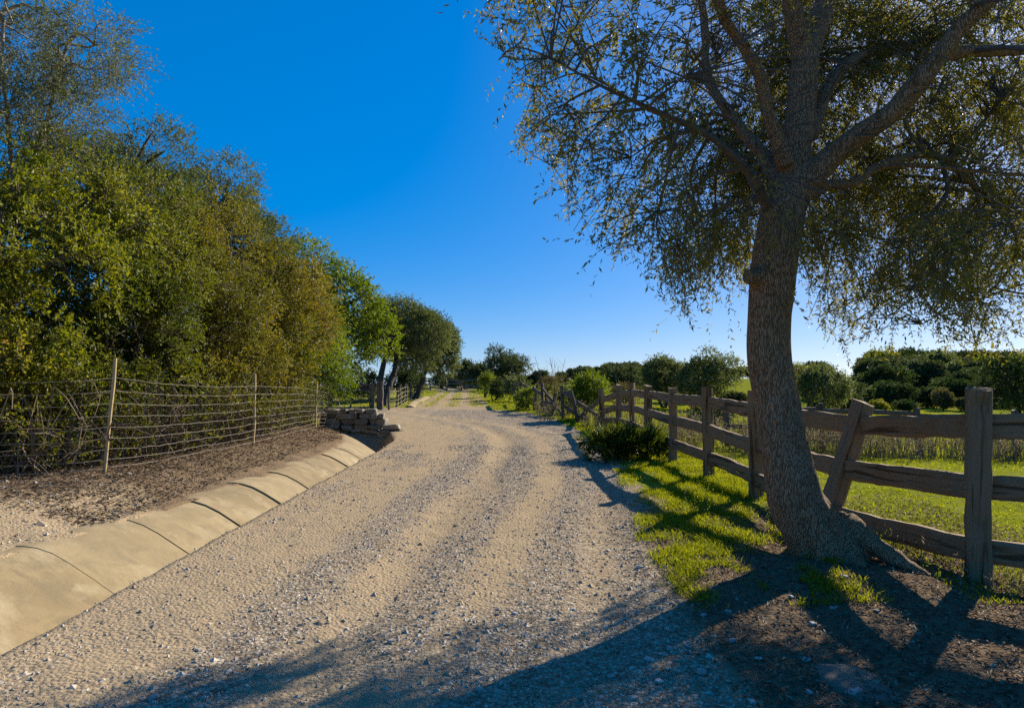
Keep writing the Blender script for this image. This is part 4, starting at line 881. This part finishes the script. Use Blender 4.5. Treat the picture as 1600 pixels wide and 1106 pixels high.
single(1337, 1096, 20, 'brightest pale stone at the bottom edge below the half-buried boulder', None)
single(200, 786, 9, 'pale pinkish stone at the top of the gutter near the tall stake', None)
for px, py, wd in ((610, 1000, 11), (320, 1090, 14), (240, 1090, 16), (310, 1015, 10), (805, 960, 9), (865, 966, 10), (895, 950, 9), (700, 990, 9), (470, 1000, 9), (1000, 890, 11), (950, 860, 8)):
    single(px, py, wd, 'loose pebble lying on the sunlit gravel road', 'pebbles on the sunlit road')
bo = rock_mesh('half_buried_boulder', .17, .30, .10, 91, 4, .32); bo.materials.append(M['boulder'])
bo.polygons.foreach_set('use_smooth', np.ones(len(bo.polygons), bool)); o = link('half_buried_boulder', bo, None); o.location = G(1.76, 3.5, -.085); o.rotation_euler = (0, .05, .35); tag(o, 'smooth grey half-buried boulder in the shade at the bottom right', 'boulder')

# fallen leaves
def flat_leaves(x, y, lL, lW, lift=.012):
    n = len(x); a = R.uniform(0, 6.28, n); P = np.stack([x, y, gz(x, y) + lift * R.random(n) + .003], 1)
    D = np.stack([np.cos(a), np.sin(a), R.normal(0, .25, n)], 1); Nn = np.stack([R.normal(0, .35, n), R.normal(0, .35, n), np.ones(n)], 1)
    return leaf_quads(P, D, Nn, lL * R.uniform(.6, 1.2, n), lW * R.uniform(.7, 1.2, n), .3)
b = MB()
x, y = scatter(34000, 1.0, 5.2, 2.6, 9.5, 1.3); g, l, gr = masks(x, y); ok = R.random(len(x)) < np.clip(l * 1.1 + .14 + .4 * np.exp(-((y - 7) / 1.4) ** 2) * (x > 1.5), 0, 1); V, F_ = flat_leaves(x[ok], y[ok], .045, .012); b.add(V, F_, np.repeat(R.random(ok.sum()), 4))
x, y = scatter(26000, -7.6, -3.9, 6.6, 20, 1.2); ok = (x < lip_(y) - .22) & (R.random(len(x)) < sstep(5.6, 8.0, y + (noise2(x, y, 1, 8) - .5) * 3)); V, F_ = flat_leaves(x[ok], y[ok], .06, .022, .03); b.add(V, F_, np.repeat(R.random(ok.sum()) * .8, 4))
tag(b.build('fallen_leaves', M['litter']), 'brown fallen leaves and litter on the bank and under the tree', 'leaf litter', kind='stuff')

# grass
def blades(x, y, hgt, wd):
    n = len(x); P = np.stack([x, y, gz(x, y) - .004], 1); a = R.uniform(0, 6.28, n); s_ = np.stack([np.cos(a), np.sin(a), np.zeros(n)], 1) * (wd * .5)[:, None]
    ln = np.stack([R.normal(0, .45, n), R.normal(0, .45, n), np.ones(n)], 1) * hgt[:, None]; ln2 = ln * [1.6, 1.6, .95]
    V = np.stack([P - s_, P + s_, P + ln * .55 + s_ * .8, P + ln * .55 - s_ * .8, P + ln2], 1).reshape(-1, 3); bI = (np.arange(n) * 5)[:, None]
    return V, np.concatenate([bI + [[0, 1, 2]], bI + [[0, 2, 3]], bI + [[3, 2, 4]]])
def blades1(x, y, hgt, wd):
    n = len(x); P = np.stack([x, y, gz(x, y) - .004], 1); a = R.uniform(0, 6.28, n); s_ = np.stack([np.cos(a), np.sin(a), np.zeros(n)], 1) * (wd * .6)[:, None]
    ln = np.stack([R.normal(0, .6, n), R.normal(0, .6, n), np.ones(n)], 1) * hgt[:, None]
    return np.stack([P - s_, P + s_, P + ln], 1).reshape(-1, 3), np.arange(n * 3).reshape(-1, 3)
b = MB()
x, y = scatter(190000, 1.2, 3.6, 4.6, 30, 1.8); g, l, gr = masks(x, y); pat = fbm2(x, y, 2.0, 71, 3)
ok = (R.random(len(x)) < gr * sstep(.36, .60, pat + .10)) & (x > xr_(y) - .25); x, y, pat = x[ok], y[ok], pat[ok]
for fn, sel, nv in ((blades, y < 8.5, 5), (blades1, y >= 8.5, 3)):
    V, F_ = fn(x[sel], y[sel], R.uniform(.02, .065, sel.sum()) * (.6 + pat[sel]), .0045 * (1 + y[sel] * .10)); b.add(V, F_, np.repeat(np.clip(R.random(sel.sum()) * .75 + .2 * (pat[sel] < .42), 0, 1), nv))
tag(b.build('verge_grass', M['grass']), 'short bright green grass on the verge between road and timber fence', 'grass', kind='stuff')
b = MB()
x, y = scatter(155000, 3.1, 26, 4.6, 46, 1.7); ok = (x < 2.5 + y * .9) & (x > 2.9 + (y > 21) * 0); x, y = x[ok], y[ok]; pat = fbm2(x, y, .8, 81, 4); ok = R.random(len(x)) < sstep(.22, .5, pat); x, y, pat = x[ok], y[ok], pat[ok]
V, F_ = blades1(x, y, R.uniform(.025, .06, len(x)) * (.7 + .02 * y), .006 * (1 + y * .16)); b.add(V, F_, np.repeat(np.clip(R.random(len(x)) * .8, 0, 1), 3))
tag(b.build('pasture_grass', M['grass']), 'lush green pasture grass behind the timber fence', 'grass', kind='stuff')
b = MB()
x, y = scatter(30000, -9, 1.8, 21, 62, 1.2); g, l, gr = masks(x, y); ok = R.random(len(x)) < gr; x, y = x[ok], y[ok]
V, F_ = blades1(x, y, R.uniform(.04, .10, len(x)), .012 * (1 + y * .05)); b.add(V, F_, np.repeat(R.random(len(x)) * .8, 3))
tag(b.build('track_grass', M['grass']), 'grass strips along the dirt track and below the gate-side wire fence', 'grass', kind='stuff')
# dry weeds
b = MB()
def weeds(n, x0, x1, y0, y1, h0, h1, rad=.004, heads=3, hs=.03):
    x = R.uniform(x0, x1, n); y = R.uniform(y0, y1, n) + (noise2(x, x * 0, .35, 15) - .5) * 1.2 * (n > 3000); pn = fbm2(x, y, .9, 17, 3); kp = R.random(n) < sstep(.3, .6, pn) + .15; x, y, pn = x[kp], y[kp], pn[kp]; n = len(x); S = np.stack([x, y, gz(x, y)], 1); D = norm(R.normal(0, .22, (n, 3)) * [1, 1, 0] + [0, 0, 1]); L_ = R.uniform(h0, h1, n) * (.45 + pn)
    V, F_ = multi_tubes(S, D, L_, rad, L_ * 0, 1); b.add(V, F_, np.repeat(R.random(n), 6))
    for q in range(heads):
        t = R.uniform(.45, 1, n); P = S + D * (L_ * t)[:, None]; V, F_ = leaf_quads(P, norm(R.normal(0, .8, (n, 3)) + [0, 0, .8]), R.normal(0, 1, (n, 3)), hs * R.uniform(.6, 1.6, n), hs * .35 * np.ones(n)); b.add(V, F_, np.repeat(R.random(n), 4))
weeds(4200, 3.4, 20, 13.2, 15.2, .35, .75, .005, 5, .06); weeds(700, 3.3, 9, 16, 22, .3, .8, .006, 4, .07)
weeds(260, 2.2, 3.6, 20, 24, .3, .9, .006, 4, .06); weeds(500, 2.7, 3.6, 6.2, 8.0, .08, .28, .0025, 4, .03); weeds(700, 3.2, 4.5, 4.6, 6.4, .06, .24, .002, 4, .028); weeds(400, 1.0, 2.6, 24, 36, .3, .8, .008, 4, .08)
tag(b.build('dry_weeds', M['weed']), 'strip of tall dry grey weeds in the pasture and along the fence', 'weeds', kind='stuff')
# low green herbs at the foot of the fence and tree
hb = MB()
for cx, cy, n, s_ in ((3.15, 6.0, 60, .2), (3.4, 5.6, 40, .15), (3.05, 7.2, 70, .25), (2.2, 7.9, 60, .3), (3.75, 5.0, 40, .12), (3.3, 4.95, 30, .1), (2.75, 9.2, 60, .3)):
    S = np.stack([R.normal(cx, .2, n), R.normal(cy, .2, n), np.zeros(n)], 1); S[:, 2] = gz(S[:, 0], S[:, 1]); V, F_, k_ = spray(S, norm(R.normal(0, .5, (n, 3)) * [1, 1, 0] + [0, 0, 1]), R.uniform(.4, 1.2, n) * s_, np.zeros(n), 8, .026, .008); hb.add(V, F_, np.repeat(R.random(k_), 4))
tag(hb.build('green_herbs', M['yellowgreen']), 'low feathery green herbs at the foot of the fence', 'herbs', kind='stuff')
# dry stems and undergrowth below the hedge
b = MB(); n = 0
path = np.array([(-7.9, 8.2), (-6.6, 8.7), (-5.8, 9.4), (-5.4, 11.2), (-5.2, 13), (-5.3, 15.3), (-5.6, 18), (-5.8, 20.2)])
for k in range(1200):
    t = random.random() * 6.99; i_ = int(t); p = path[i_] * (1 - t + i_) + path[i_ + 1] * (t - i_); x, y = p[0] - abs(random.gauss(0, .5)) + .05, p[1] + random.gauss(0, .3)
    a = np.array(G(x, y)); e = a + [random.gauss(.1, .4), random.gauss(-.1, .4), random.uniform(.3, 1.25)]
    C = spline(np.array([a, a * .5 + e * .5 + R.normal(0, .16, 3), e, e + R.normal(0, .25, 3)]), 7); b.tube(C, random.uniform(.003, .010) * np.linspace(1.2, .5, 7), 3, cap=False)
tag(b.build('hedge_undergrowth', M['dry_twig']), 'tangle of dry bare stems under the hedge behind the wire fence', 'undergrowth', kind='stuff')
hb = MB()
S = []
for k in range(4600):
    t = random.random() * 6.99; i_ = int(t); p = path[i_] * (1 - t + i_) + path[i_ + 1] * (t - i_); S.append((p[0] - abs(random.gauss(0, .45)) + .2, p[1] + random.gauss(0, .3), 0))
S = np.array(S); S = S[noise2(S[:, 0], S[:, 1], 1.3, 4) > .42]; n = len(S); S[:, 2] = gz(S[:, 0], S[:, 1]) + R.random(n) ** .8 * 1.5
V, F_, k_ = spray(S, norm(R.normal(0, .6, (n, 3)) + [.1, 0, .5]), R.uniform(.12, .3, n), np.full(n, .03), 9, .05, .024); hb.add(V, F_, np.repeat(R.random(k_), 4))
tag(hb.build('undergrowth_leaves', M['lentisk3']), 'sparse low leaves among the dry stems behind the wire fence', 'undergrowth', kind='stuff')
